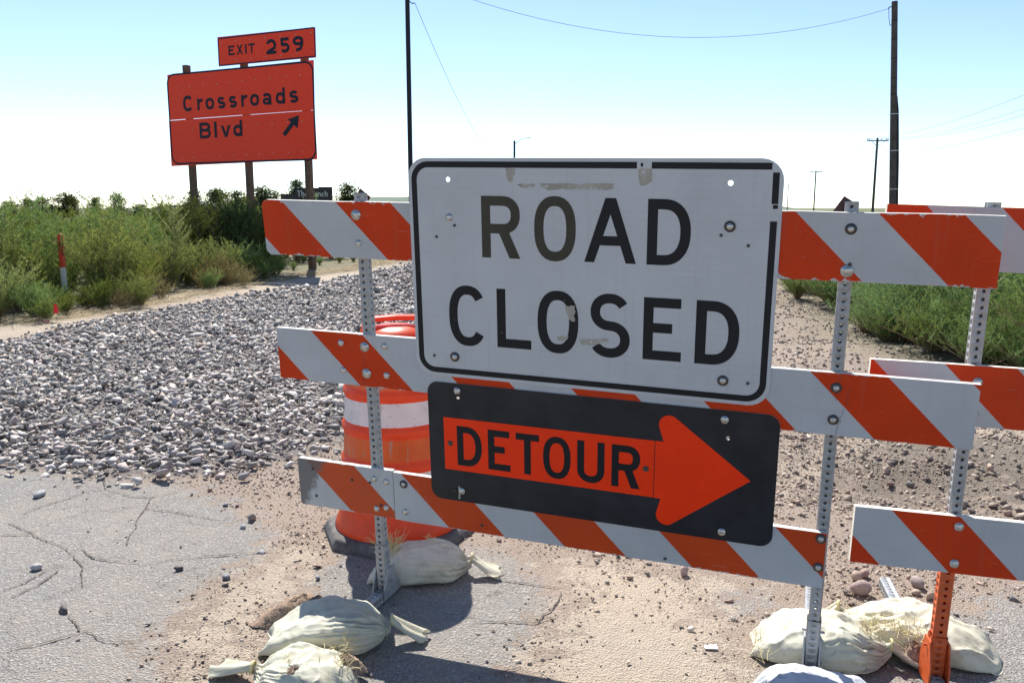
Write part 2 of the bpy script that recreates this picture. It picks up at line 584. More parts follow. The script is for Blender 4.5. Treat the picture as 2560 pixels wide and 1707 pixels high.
    hgt = t.math('ADD', t.math('MULTIPLY', vor.outputs['Distance'], 0.5), t.math('MULTIPLY', fine, 0.8))
    hgt = t.math('ADD', hgt, t.math('MULTIPLY', mid, 0.6))
    b = t.bump(hgt, 0.9, 0.016)
    t.principled(c, 0.9, 0.0, 0.2, b)
    return t.mat


M['ground'] = ground_mat()


def bag_mat(name, light, dark, stain):
    t = NT(name)
    o = t.obj()
    n1 = t.noise(o, 7, 5, 0.6)
    n2 = t.noise(o, 26, 4, 0.65)
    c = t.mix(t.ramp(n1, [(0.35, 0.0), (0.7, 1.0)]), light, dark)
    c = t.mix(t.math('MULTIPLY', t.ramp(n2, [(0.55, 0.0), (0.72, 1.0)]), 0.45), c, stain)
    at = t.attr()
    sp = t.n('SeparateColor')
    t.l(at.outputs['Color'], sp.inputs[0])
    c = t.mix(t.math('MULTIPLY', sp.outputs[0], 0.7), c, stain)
    w1 = t.n('TexWave', _wave_type='BANDS', _bands_direction='X', Scale=95.0)
    w2 = t.n('TexWave', _wave_type='BANDS', _bands_direction='Y', Scale=95.0)
    t.l(o, w1.inputs['Vector'])
    t.l(o, w2.inputs['Vector'])
    mp = t.n('Mapping', Scale=(1.0, 2.2, 1.6), Rotation=(0, 0, 0.5))
    t.l(o, mp.inputs[0])
    rid = t.math('ABSOLUTE', t.math('SUBTRACT', t.noise(mp.outputs[0], 13, 3, 0.5), 0.5))
    rid = t.math('SUBTRACT', 1.0, t.math('MULTIPLY', rid, 7.0, True), True)
    c = t.mix(t.math('MULTIPLY', t.ramp(t.noise(o, 4.0, 6, 0.7), [(0.56, 0), (0.7, 1)]), 0.5), c, (0.38, 0.29, 0.20))
    hgt = t.math('ADD', t.math('MULTIPLY', t.math('ADD', w1.outputs['Fac'], w2.outputs['Fac']), 0.12), t.math('ADD', t.math('MULTIPLY', n2, 1.0), t.math('MULTIPLY', rid, 0.35)))
    d = t.n('BsdfPrincipled', Roughness=0.7)
    d.inputs['Specular IOR Level'].default_value = 0.3
    t.l(c, d.inputs['Base Color'])
    t.l(t.bump(hgt, 0.4, 0.005), d.inputs['Normal'])
    tr = t.n('BsdfTranslucent')
    t.l(c, tr.inputs[0])
    mx = t.n('MixShader', Fac=0.13)
    t.l(d.outputs[0], mx.inputs[1])
    t.l(tr.outputs[0], mx.inputs[2])
    t.l(mx.outputs[0], t.out.inputs[0])
    return t.mat


M['bag'] = bag_mat('woven_sandbag_cloth', (0.70, 0.68, 0.545), (0.60, 0.575, 0.44), (0.44, 0.37, 0.22))
M['bag_white'] = bag_mat('white_sandbag_cloth', (0.66, 0.68, 0.72), (0.58, 0.60, 0.66), (0.45, 0.43, 0.38))
M['thread'] = simple_mat('frayed_plastic_thread', (0.62, 0.54, 0.28), 0.6)
M['sand_fill'] = simple_mat('coarse_sand', (0.36, 0.26, 0.19), 0.95, 0, 0.1, 0.5, 110, 1.0)


def drum_mat(name, col, trans=0.25, rough=0.4, dirt=0.3):
    t = NT(name)
    o = t.obj()
    n1 = t.noise(o, 9, 5, 0.65)
    n2 = t.noise(o, 40, 4, 0.7)
    c = t.mix(t.ramp(n1, [(0.4, 0.0), (0.75, 1.0)]), col, tuple(x * 0.82 for x in col))
    c = t.mix(t.math('MULTIPLY', t.ramp(n2, [(0.6, 0.0), (0.72, 1.0)]), dirt), c, (0.36, 0.26, 0.19))
    mp = t.n('Mapping', Scale=(9, 9, 1.2))
    t.l(o, mp.inputs[0])
    sk = t.ramp(t.noise(mp.outputs[0], 3.0, 4), [(0.64, 0.0), (0.68, 1.0)])
    c = t.mix(t.math('MULTIPLY', sk, dirt * 0.9), c, (0.40, 0.30, 0.22))
    d = t.n('BsdfPrincipled', Roughness=rough)
    t.l(c, d.inputs['Base Color'])
    tr = t.n('BsdfTranslucent')
    t.l(c, tr.inputs[0])
    mx = t.n('MixShader', Fac=trans)
    t.l(d.outputs[0], mx.inputs[1])
    t.l(tr.outputs[0], mx.inputs[2])
    t.l(mx.outputs[0], t.out.inputs[0])
    return t.mat


M['drum'] = drum_mat('orange_polyethylene', (0.90, 0.125, 0.035), 0.42, 0.38, 0.2)
M['drum_white'] = drum_mat('white_drum_sheeting', (0.76, 0.75, 0.75), 0.05, 0.35, 0.75)
M['drum_orange'] = drum_mat('orange_drum_sheeting', (0.74, 0.13, 0.02), 0.08, 0.35, 0.7)

# ------------------------------------------------------------------ letters
def arc(cx, cy, rx, ry, a0, a1, n=16, p=2.0):
    out = []
    for k in range(n + 1):
        t = math.radians(a0 + (a1 - a0) * k / n)
        c, s = math.cos(t), math.sin(t)
        out.append((cx + rx * math.copysign(abs(c) ** (2 / p), c), cy + ry * math.copysign(abs(s) ** (2 / p), s)))
    return out


def stroke(pts, w, closed=False):
    n = len(pts)
    L, R = [], []
    for i in range(n):
        a = pts[(i - 1) % n] if (closed or i > 0) else pts[i]
        b = pts[(i + 1) % n] if (closed or i < n - 1) else pts[i]
        d1 = Vector((pts[i][0] - a[0], pts[i][1] - a[1]))
        d2 = Vector((b[0] - pts[i][0], b[1] - pts[i][1]))
        if d1.length < 1e-9: d1 = d2
        if d2.length < 1e-9: d2 = d1
        d1.normalize(); d2.normalize()
        nn = Vector((-(d1.y + d2.y), d1.x + d2.x))
        if nn.length < 1e-6: nn = Vector((-d1.y, d1.x))
        nn.normalize()
        k = 1.0 / max(0.5, nn.dot(Vector((-d1.y, d1.x))))
        L.append((pts[i][0] + nn.x * w / 2 * k, pts[i][1] + nn.y * w / 2 * k))
        R.append((pts[i][0] - nn.x * w / 2 * k, pts[i][1] - nn.y * w / 2 * k))
    vs = L + R
    m = n if closed else n - 1
    return vs, [(i, (i + 1) % n, (i + 1) % n + n, i + n) for i in range(m)]


def poly(*pts):
    return list(pts), [tuple(range(len(pts)))]


def rect(x0, y0, x1, y1):
    return poly((x0, y0), (x1, y0), (x1, y1), (x0, y1))


def dedupe(pts):
    out = [pts[0]]
    for p in pts[1:]:
        if math.hypot(p[0] - out[-1][0], p[1] - out[-1][1]) > 1e-6: out.append(p)
    return out


def glyph(ch, W, H, s):
    h2 = s / 2
    if ch in 'Oo':
        return [stroke(arc(W / 2, H / 2, W / 2 - h2, H / 2 - h2, 90, 450, 32, 2.4)[:-1], s, True)]
    if ch in 'Cc':
        return [stroke(arc(W / 2, H / 2, W / 2 - h2, H / 2 - h2, 38, 322, 28, 2.4), s)]
    if ch == 'D':
        x = W * 0.38
        return [rect(0, 0, s, H), stroke(dedupe([(s * .9, H - h2)] + arc(x, H / 2, W - x - h2, H / 2 - h2, 90, -90, 20, 2.3) + [(s * .9, h2)]), s)]
    if ch in 'RB':
        yb = H * (0.47 if ch == 'B' else 0.43) + h2 * 0.6
        ry = (H - h2 - yb) / 2
        x = W * 0.55
        wb = W * (0.97 if ch == 'B' else 1.0)
        o = [rect(0, 0, s, H), stroke(dedupe([(s * .9, H - h2)] + arc(x, yb + ry, wb - x - h2, ry, 90, -90, 16, 2.3) + [(s * .9, yb)]), s)]
        if ch == 'R':
            o.append(poly((W * .42, yb - h2 * .3), (W * .42 + 1.18 * s, yb - h2 * .3), (W, 0), (W - 1.18 * s, 0)))
        else:
            r2 = (yb - h2) / 2
            o.append(stroke(dedupe([(s * .9, yb)] + arc(x, h2 + r2, W - x - h2, r2, 90, -90, 16, 2.3) + [(s * .9, h2)]), s))
        return o
    if ch == 'A':
        a = 1.08 * s
        return [poly((0, 0), (1.03 * s, 0), (W / 2 + a / 2, H), (W / 2 - a / 2, H)), poly((W, 0), (W / 2 + a / 2, H), (W / 2 - a / 2, H), (W - 1.03 * s, 0)),
                rect(W * .2, H * .27, W * .8, H * .27 + s * .95)]
    if ch == 'L': return [rect(0, 0, s, H), rect(s, 0, W, s)]
    if ch in 'Il': return [rect(0, 0, W, H)]
    if ch == 'T': return [rect(0, H - s, W, H), rect(W / 2 - h2, 0, W / 2 + h2, H - s)]
    if ch == 'E': return [rect(0, 0, s, H), rect(s, 0, W, s), rect(s, H - s, W * .96, H), rect(s, H * .52 - h2, W * .75, H * .52 + h2)]
    if ch == 'X':
        k = 1.15 * s
        return [poly((0, 0), (k, 0), (W, H), (W - k, H)), poly((0, H), (W - k, 0), (W, 0), (k, H))]
    if ch == 'U':
        r = W / 2 - h2
        return [stroke([(h2, H)] + arc(W / 2, r + h2, r, r, 180, 360, 18, 2.2) + [(W - h2, H)], s)]
    if ch in 'Ss':
        rx, ry = W / 2 - h2, (H - s) / 4
        top = arc(W / 2, H / 2 + ry, rx * .95, ry, 28, 270, 20, 2.15)
        bot = arc(W / 2, H / 2 - ry, rx, ry, 90, -152, 20, 2.15)
        return [stroke(dedupe(top + bot), s)]
    if ch == 'r': return [rect(0, 0, s, H), stroke(arc(W, H * .5, W - h2, H * .5 - h2, 180, 90, 10), s)]
    if ch == 'n' or ch == 'h':
        xh = H if ch == 'n' else H * .68
        return [rect(0, 0, s, H), stroke([(h2 * 1.6, xh * .6)] + arc(W / 2, xh * .58, W / 2 - h2, xh * .42 - h2, 180, 0, 12) + [(W - h2, 0)], s)]
    if ch == 'e':
        return [stroke(arc(W / 2, H / 2, W / 2 - h2, H / 2 - h2, 0, 310, 22), s), rect(s * .6, H * .44, W - s * .3, H * .44 + s * .85)]
    if ch == 'a':
        return [stroke([(W - h2, 0)] + [(W - h2, H * .5)] + arc(W / 2, H * .62, W / 2 - h2, H * .38 - h2, 0, 155, 12), s),
                stroke(arc(W * .46, H * .31, W * .46 - h2, H * .31 - h2, 0, 360, 18)[:-1], s * .9, True)]
    if ch == 'd':
        xh = H * .72
        return [rect(W - s, 0, W, H), stroke(arc(W * .5, xh / 2, W * .5 - h2, xh / 2 - h2, 0, 360, 22, 2.2)[:-1], s, True)]
    if ch == 'v':
        k = 1.1 * s
        return [poly((0, H), (W / 2 - k * .45, 0), (W / 2 + k * .45, 0), (k, H)), poly((W, H), (W - k, H), (W / 2 - k * .45, 0), (W / 2 + k * .45, 0))]
    if ch == '2':
        r = W / 2 - h2
        return [stroke(dedupe(arc(W / 2, H - h2 - r * .95, r, r * .95, 160, -35, 16) + [(W * .16, s * .8)]), s), rect(0, 0, W, s)]
    if ch == '5':
        r = W / 2 - h2
        ry = H * .33 - h2
        return [rect(W * .08, H - s, W * .94, H), rect(W * .08, H * .48, W * .08 + s, H - s), stroke(arc(W / 2, ry + h2, r, ry, 140, -145, 20), s)]
    if ch == '9':
        r = W / 2 - h2
        ry = H * .31 - h2
        return [stroke(arc(W / 2, H - h2 - ry, r, ry, 0, 360, 22)[:-1], s, True), stroke([(W - h2, H - h2 - ry), (W - h2 * 1.1, H * .45), (W * .72, H * .17), (W * .30, h2 * .7)], s)]
    return [rect(0, 0, W, H)]


def letter(ch, x, z, W, H, s, y, mat, parent, name='letter'):
    mb = MB()
    for i, (vs, fs) in enumerate(glyph(ch, W, H, s)):
        yy = y - i * 0.00012
        mb.add([(x + p[0], yy, z + p[1]) for p in vs], fs)
    o = mb.build(name, mat, parent)
    return o


# ------------------------------------------------------------------ ground
def inside(poly_px, X, Y, world=False, soft=0.12):
    """soft mask of a polygon given as photograph pixels on the ground"""
    P = np.array([p if world else G(*p) for p in poly_px])
    d = np.full(X.shape, 1e9)
    ins = np.zeros(X.shape, bool)
    n = len(P)
    for i in range(n):
        a, b = P[i], P[(i + 1) % n]
        e = b - a
        t = np.clip(((X - a[0]) * e[0] + (Y - a[1]) * e[1]) / (e @ e + 1e-12), 0, 1)
        d = np.minimum(d, np.hypot(X - a[0] - t * e[0], Y - a[1] - t * e[1]))
        c = (a[1] > Y) != (b[1] > Y)
        with np.errstate(divide='ignore', invalid='ignore'):
            xi = (b[0] - a[0]) * (Y - a[1]) / (b[1] - a[1] + 1e-15) + a[0]
        ins ^= c & (X < xi)
    sd = np.where(ins, d, -d)
    return np.clip(sd / soft * 0.5 + 0.5, 0, 1)


k_ = 2560 / 2352
def dp(pts): return [(x * k_, y * k_) for x, y in pts]


ASPH_L = dp([(-700, 1085), (-200, 1075), (0, 1078), (100, 1080), (250, 1102), (420, 1112), (520, 1142), (600, 1190), (645, 1235), (600, 1290), (500, 1330), (425, 1400), (365, 1470), (400, 1568), (380, 1800), (300, 2400), (-900, 2400)])
ASPH_C = dp([(690, 1330), (770, 1270), (860, 1225), (1060, 1235), (1200, 1275), (1270, 1350), (1240, 1450), (1180, 1568), (1150, 1800), (1100, 2400), (500, 2400), (640, 1700), (720, 1500), (700, 1400)])
ASPH_R = dp([(1600, 1330), (1750, 1350), (1800, 1420), (1760, 1480), (1700, 1568), (1720, 1800), (1600, 2400), (3400, 2400), (3200, 1500), (2500, 1380), (2300, 1360), (2200, 1400), (2100, 1450), (1900, 1500), (1720, 1420), (1640, 1400)])
SAND_C = dp([(1260, 1300), (1420, 1290), (1620, 1330), (1700, 1345), (1600, 1400), (1660, 1460), (1720, 1520), (1740, 1600), (1700, 2000), (1300, 2200), (1180, 1800), (1200, 1568), (1230, 1470), (1330, 1370)])
SAND_L = dp([(650, 1240), (760, 1270), (700, 1330), (610, 1420), (560, 1480), (470, 1568), (520, 1700), (420, 1800), (400, 1568), (420, 1440), (500, 1370), (600, 1310)])
SAND_F = dp([(0, 790), (-300, 840), (-300, 780), (0, 745), (400, 668), (640, 642), (940, 602), (940, 618), (640, 668), (400, 705)])
SAND_R = dp([(2180, 985), (2420, 975), (2500, 1010), (2352, 1030), (2250, 1010), (1790, 1130), (1790, 1050), (1900, 1020)])
DAMP_R = dp([(1900, 1080), (1960, 1030), (2120, 1005), (2260, 1015), (2420, 1040), (2500, 1130), (2400, 1190), (2230, 1180), (2100, 1170), (1950, 1160), (1890, 1130)])
DAMP_W = dp([(1990, 770), (2100, 795), (2240, 818), (2420, 850), (2420, 880), (2250, 850), (2120, 835), (2010, 810), (1900, 730), (1930, 725)])
GRAVEL = [(-9.5, 3.9), *[tuple(G(*p)) for p in dp([(-300, 1050), (0, 1062), (150, 1080), (300, 1100), (420, 1090), (540, 1085), (640, 1060), (760, 1020), (860, 960), (960, 900), (1150, 840), (1300, 760)])], (1.9, 12.0), (1.6, 18), (0.5, 25), (-0.5, 34), (-2.4, 30),
          *[tuple(G(*p)) for p in dp([(935, 612), (640, 672), (520, 690), (400, 708), (200, 745), (0, 790), (-200, 830)])], (-9.5, 9.5)]


def gravel_h(X, Y):
    return 0.03 * inside(GRAVEL, X, Y, True, 0.55)


def bumps(X, Y):
    Z = np.zeros(X.shape)
    r = np.random.default_rng(3)
    for k in range(26):
        fr = 0.7 * 1.22 ** (k % 13)
        a = r.uniform(0, 2 * math.pi)
        ph = r.uniform(0, 6.28)
        Z += np.sin((X * math.cos(a) + Y * math.sin(a)) * fr * 2 + ph) / (fr + 0.8)
    return Z * 0.006


_vr = np.random.default_rng(21).random((64, 64))


def vnoise(X, Y, sc):
    x, y = np.asarray(X) * sc, np.asarray(Y) * sc
    x, y = np.clip(x, -1e6, 1e6), np.clip(y, -1e6, 1e6)
    i, j = np.floor(x).astype(int), np.floor(y).astype(int)
    u, v = x - i, y - j
    u, v = u * u * (3 - 2 * u), v * v * (3 - 2 * v)
    g = lambda a, b: _vr[a % 64, b % 64]
    return (g(i, j) * (1 - u) + g(i + 1, j) * u) * (1 - v) + (g(i, j + 1) * (1 - u) + g(i + 1, j + 1) * u) * v - 0.5


def rough(X, Y):
    m = np.clip((X - 0.45) / 1.0, 0, 1) * np.clip((Y - 3.6) / 1.0, 0, 1) * np.clip((30 - Y) / 10, 0, 1)
    rut = np.sin((X - 0.16 * Y) * 3.6 + vnoise(X, Y, 0.5) * 2) * 0.018
    return m * (vnoise(X, Y, 1.1) * 0.10 + vnoise(X, Y, 3.1) * 0.055 + vnoise(X + 9, Y, 7.3) * 0.030 + rut)


def terrain(X, Y):
    X, Y = np.asarray(X, float), np.asarray(Y, float)
    far = np.clip((np.hypot(X - 0.4, Y - 2.9) - 1.6) / 2.5, 0, 1)
    a = np.maximum(np.maximum(inside(ASPH_L, X, Y), inside(ASPH_C, X, Y)), inside(ASPH_R, X, Y))
    return rough(X, Y) + bumps(X, Y) * far * (1 - 0.85 * a) + gravel_h(X, Y) + 0.05 * inside(DAMP_R, X, Y, False, 0.6) * far


def tz(x, y):
    return float(terrain(np.array([x]), np.array([y]))[0])


def grow(a, step, ratio, end):
    out = [a]
    while abs(out[-1]) < end:
        out.append(out[-1] + step)
        step *= ratio
    return out


xs = np.concatenate([-np.array(grow(5.0, 0.08, 1.13, 3000))[::-1], np.arange(-4.95, 4.96, 0.05), np.array(grow(5.0, 0.08, 1.13, 3000))])
ys = np.concatenate([-np.array(grow(0.5, 0.3, 1.5, 400))[::-1], np.arange(0.0, 1.6, 0.2), np.arange(1.6, 7.5, 0.05), np.array(grow(7.5, 0.06, 1.05, 4500))])
XX, YY = np.meshgrid(xs, ys)
ZZ = terrain(XX, YY)
nx, ny = len(xs), len(ys)
idx = np.arange(nx * ny).reshape(ny, nx)
FF = np.stack([idx[:-1, :-1].ravel(), idx[:-1, 1:].ravel(), idx[1:, 1:].ravel(), idx[1:, :-1].ravel()], 1)
gm = mesh_np('ground', np.stack([XX.ravel(), YY.ravel(), ZZ.ravel()], 1), FF, True)
asph = np.maximum(np.maximum(inside(ASPH_L, XX, YY, False, 0.32), inside(ASPH_C, XX, YY, False, 0.25)), inside(ASPH_R, XX, YY, False, 0.3))
sandm = np.maximum.reduce([inside(SAND_C, XX, YY, False, 0.35), inside(SAND_L, XX, YY, False, 0.3), inside(SAND_F, XX, YY, False, 0.9), inside(SAND_R, XX, YY, False, 0.6)])
dampm = np.maximum(inside(DAMP_R, XX, YY, False, 0.7), inside(DAMP_W, XX, YY, False, 0.6))
WEED_EDGE = [(-10.5, 8.2), tuple(G(0, 811)), tuple(G(435, 724)), tuple(G(700, 692)), tuple(G(1023, 655)), (-3.0, 40), (-200, 60), (-200, 8)]
RWEED = [tuple(G(*p)) for p in dp([(1800, 648), (1850, 690), (1930, 735), (1990, 785), (2100, 815), (2230, 850), (2352, 870), (2500, 905)])]
RWEED_POLY = RWEED + [(30, 5.0), (60, 30), (16, 60)]
fieldm = np.maximum.reduce([np.clip((YY - 34) / 30, 0, 1), 0.75 * inside(WEED_EDGE, XX, YY, True, 1.0), 0.7 * inside(RWEED_POLY, XX, YY, True, 1.0), np.clip((np.abs(XX) - 20) / 20, 0, 1)])
gvm = inside(GRAVEL, XX, YY, True, 0.5)
ga = gm.attributes.new('gravel_base', 'FLOAT', 'POINT')
ga.data.foreach_set('value', gvm.astype(np.float32).ravel())
ma = gm.attributes.new('mask', 'FLOAT_COLOR', 'POINT')
ma.data.foreach_set('color', np.stack([asph, sandm, dampm, fieldm], -1).astype(np.float32).ravel())
ground = tag(link('ground', gm, M['ground']), kind='structure')

# cracks in the old asphalt: narrow recessed-looking seams following the photograph
CRACKS = [
    [(0, 1340), (90, 1338), (165, 1372), (205, 1420), (205, 1470), (150, 1480)], [(90, 1338), (20, 1310)],
    [(205, 1372), (245, 1398), (360, 1412), (480, 1395), (600, 1388), (700, 1380), (770, 1330)],
    [(0, 1480), (60, 1458), (110, 1430), (170, 1412)], [(20, 1500), (90, 1470), (150, 1425)],
    [(0, 1632), (70, 1618), (150, 1598), (200, 1580), (260, 1605), (330, 1604), (380, 1590)],
    [(170, 1540), (195, 1570), (200, 1580)], [(50, 1290), (110, 1267), (160, 1255), (230, 1232), (265, 1230), (330, 1245), (380, 1248), (450, 1232)],
    [(265, 1230), (255, 1215), (265, 1195)], [(380, 1248), (340, 1295), (320, 1340), (315, 1365)], [(365, 1274), (440, 1282), (530, 1298), (600, 1300)],
    [(1240, 1448), (1320, 1460), (1400, 1470)], [(1180, 1556), (1260, 1552), (1330, 1560), (1400, 1540)], [(1400, 1480), (1405, 1500), (1385, 1530), (1340, 1560)],
    [(1230, 1690), (1300, 1670)],
]
crack_m = simple_mat('crack_dirt', (0.13, 0.113, 0.095), 0.95, 0, 0.1, 0.3, 60)
for pl in CRACKS:
    P = [G(*p) for p in pl]
    pts = []
    for a, b in zip(P[:-1], P[1:]):
        L = np.hypot(*(b - a))
        n = max(2, int(L / 0.012))
        for i in range(n):
            pts.append(a + (b - a) * i / n)
    pts.append(P[-1])
    pts = np.array(pts)
    jit = np.cumsum(rng.normal(0, 0.0022, pts.shape), 0)
    jit -= np.linspace(0, 1, len(pts))[:, None] * jit[-1]
    pts = pts + jit + rng.normal(0, 0.0012, pts.shape)
    d = np.gradient(pts, axis=0)
    d /= np.linalg.norm(d, axis=1)[:, None] + 1e-9
    nrm = np.stack([-d[:, 1], d[:, 0]], 1)
    w = np.abs(rng.normal(0.0006, 0.0008, len(pts)))[:, None] + 0.0013
    w *= np.clip(1.0 + 0.5 * np.sin(np.arange(len(pts)) * 0.13), 0.75, 1.6)[:, None]
    w[0] = w[-1] = 0.0005
    A, B = pts + nrm * w, pts - nrm * w
    n = len(pts)
    V = np.zeros((2 * n, 3))
    V[:n, :2], V[n:, :2] = A, B
    V[:, 2] = terrain(V[:, 0], V[:, 1]) + 0.006
    i = np.arange(n - 1)
    link('crack', mesh_np('crack', V, np.stack([i, i + n, i + n + 1, i + 1], 1)), crack_m, ground)

# ------------------------------------------------------------------ stones
def hull_rock(npts, seed, flat=0.50, roundness=0.0):
    r = np.random.default_rng(seed)
    if roundness > 0.5:
        d = r.normal(size=(npts, 3))
        d /= np.linalg.norm(d, axis=1)[:, None]
        d *= (1 - (1 - roundness) * 0.38 * r.random((npts, 1)))
    else:                                   # broken stone: points on a skewed block
        d = r.uniform(-1, 1, (npts, 3))
        d /= np.max(np.abs(d), axis=1)[:, None]
        d *= r.uniform(0.62, 1.0, (npts, 1))
        d[:, 0] += d[:, 2] * r.uniform(-0.35, 0.35)
        d[:, 1] += d[:, 0] * r.uniform(-0.25, 0.25)
        d *= 0.82
    d *= np.array([1.0, r.uniform(0.5, 0.95), flat * r.uniform(0.7, 1.3)])
    bm = bmesh.new()
    for p in d: bm.verts.new(p)
    res = bmesh.ops.convex_hull(bm, input=bm.verts)
    bmesh.ops.delete(bm, geom=list({g for g in list(res['geom_interior']) + list(res['geom_unused']) if isinstance(g, bmesh.types.BMVert)}), context='VERTS')
    bmesh.ops.triangulate(bm, faces=bm.faces)
    bmesh.ops.recalc_face_normals(bm, faces=bm.faces)
    bm.verts.ensure_lookup_table()
    bm.verts.index_update()
    V = np.array([v.co[:] for v in bm.verts])
    F = np.array([[v.index for v in f.verts] for f in bm.faces])
    bm.free()
    return V, F


ROCKS = [hull_rock(11, 100 + i) for i in range(24)]
ROCKS_LO = [hull_rock(10, 200 + i, 0.52) for i in range(18)]
COBBLE = [hull_rock(60, 300 + i, 0.72, 0.85) for i in range(5)]


def stone_cols(n, r, kind='grey'):
    if kind == 'grey':
        pal = np.array([(0.42, 0.39, 0.355), (0.50, 0.465, 0.425), (0.31, 0.285, 0.265), (0.60, 0.555, 0.51), (0.45, 0.37, 0.335), (0.18, 0.168, 0.158), (0.52, 0.43, 0.36), (0.39, 0.37, 0.345)])
        w = [.2, .2, .16, .14, .1, .08, .06, .06]
    else:
        pal = np.array([(0.39, 0.315, 0.25), (0.32, 0.26, 0.21), (0.45, 0.375, 0.305), (0.25, 0.22, 0.195), (0.39, 0.285, 0.225), (0.16, 0.147, 0.138), (0.52, 0.47, 0.41)])
        w = [.25, .2, .17, .12, .13, .07, .06]
    c = pal[r.choice(len(pal), n, p=w)]
    return np.clip(c * r.uniform(0.58, 1.22, (n, 1)), 0, 0.75)


def scatter_mesh(name, base, pos, size, cols, r, tilt=0.45):
    """join many stones into one mesh"""
    n = len(pos)
    which = r.integers(0, len(base), n)
    a, b, c = r.uniform(0, 2 * math.pi, n), r.normal(0, tilt, n), r.normal(0, tilt, n)
    Vs, Fs, Cs, off = [], [], [], 0
    for k in range(len(base)):
        sel = np.where(which == k)[0]
        if len(sel) == 0: continue
        V, F = base[k]
        ca, sa, cb, sb, cc, sc = np.cos(a[sel]), np.sin(a[sel]), np.cos(b[sel]), np.sin(b[sel]), np.cos(c[sel]), np.sin(c[sel])
        Rx = np.zeros((len(sel), 3, 3)); Rx[:, 0, 0] = 1; Rx[:, 1, 1] = cb; Rx[:, 1, 2] = -sb; Rx[:, 2, 1] = sb; Rx[:, 2, 2] = cb
        Ry = np.zeros_like(Rx); Ry[:, 1, 1] = 1; Ry[:, 0, 0] = cc; Ry[:, 0, 2] = sc; Ry[:, 2, 0] = -sc; Ry[:, 2, 2] = cc
        Rz = np.zeros_like(Rx); Rz[:, 2, 2] = 1; Rz[:, 0, 0] = ca; Rz[:, 0, 1] = -sa; Rz[:, 1, 0] = sa; Rz[:, 1, 1] = ca
        R = Rz @ Rx @ Ry
        P = np.einsum('nij,vj->nvi', R, V) * size[sel][:, None, None] + pos[sel][:, None, :]
        Vs.append(P.reshape(-1, 3))
        Fs.append((F[None] + (np.arange(len(sel)) * len(V))[:, None, None]).reshape(-1, 3) + off)
        Cs.append(np.repeat(cols[sel], len(V), 0))
        off += len(sel) * len(V)
    return mesh_np(name, np.vstack(Vs), np.vstack(Fs), False, np.vstack(Cs))


def sample(n, x0, x1, y0, y1, r):
    return r.uniform(x0, x1, n), r.uniform(y0, y1, n)


def visible(X, Y, margin=0.25):
    return np.abs(X) < 0.617 * Y * 1.08 + margin


gr = np.random.default_rng(11)
groups = []
for (y0, y1, dens, smin, smax) in ((3.9, 6.2, 1050, 0.017, 0.055), (6.2, 9.0, 800, 0.020, 0.055), (9.0, 14.0, 430, 0.030, 0.060), (14.0, 32.0, 140, 0.050, 0.085)):
    x0, x1 = -0.68 * y1 - 0.8, 2.6
    n = int((x1 - x0) * (y1 - y0) * dens)
    X, Y = sample(n, x0, x1, y0, y1, gr)
    m = inside(GRAVEL, X, Y, True, 0.35)
    keep = (gr.random(n) < np.clip(m * 1.25 - 0.12, 0, 1) ** 1.2) & visible(X, Y, 0.8) & (X < 0.5 + 0.05 * Y)
    X, Y = X[keep], Y[keep]
    s = smin * 0.8 + (smax - smin) * gr.random(len(X)) ** 2.6
    groups.append((X, Y, s))
GX, GY, GS = (np.concatenate([g[i] for g in groups]) for i in range(3))
GS *= 1.06 + 0.35 * vnoise(GX, GY, 1.3) + 0.35 * vnoise(GX + 5, GY, 3.7)
big = gr.random(len(GX)) < 0.03
GS[big] *= 1.5
GZ = terrain(GX, GY) + GS * gr.uniform(-0.05, 0.75, len(GX))
gcol = stone_cols(len(GX), gr)
gravel_sheet_me = None
# the stones that show largest become single parts, the rest one mass
show = GS / GY * (GY > 3.6) * (np.abs(GX) < 0.60 * GY) * (GX < -0.45)
top = np.argsort(-show)[:290]
rest = np.ones(len(GX), bool)
rest[top] = False
gravel_road = empty('gravel_road', (0, 0, 0))
tag(gravel_road, kind='structure')
nearm = rest & (GY < 6.2)
farm = rest & (GY >= 6.2)
o = link('gravel', scatter_mesh('gravel', ROCKS, np.stack([GX, GY, GZ], 1)[nearm], GS[nearm], gcol[nearm], gr), M['stone'], gravel_road)
tag(o, kind='stuff')
o = link('distant_gravel', scatter_mesh('distant_gravel', ROCKS_LO, np.stack([GX, GY, GZ], 1)[farm], GS[farm], gcol[farm], gr), M['stone'], gravel_road)
tag(o, kind='stuff')
pal = [(0.38, 0.355, 0.335), (0.46, 0.43, 0.40), (0.28, 0.26, 0.25), (0.42, 0.35, 0.325), (0.55, 0.51, 0.475), (0.18, 0.168, 0.16)]
rock_me = {}
for i, (V, F) in enumerate(ROCKS):
    for j, c in enumerate(pal):
        if (i + j) % 2: continue
        rock_me[(i, j)] = mesh_np('stone', V, F, False, np.tile(c, (len(V), 1)))
        rock_me[(i, j)].materials.append(M['stone'])
keys = list(rock_me)
for q in top:
    k = keys[gr.integers(len(keys))]
    o = link('stone', rock_me[k], None, gravel_road)
    o.location = (GX[q], GY[q], GZ[q])
    o.scale = (GS[q],) * 3
    o.rotation_euler = (gr.normal(0, 0.35), gr.normal(0, 0.35), gr.uniform(0, 6.28))

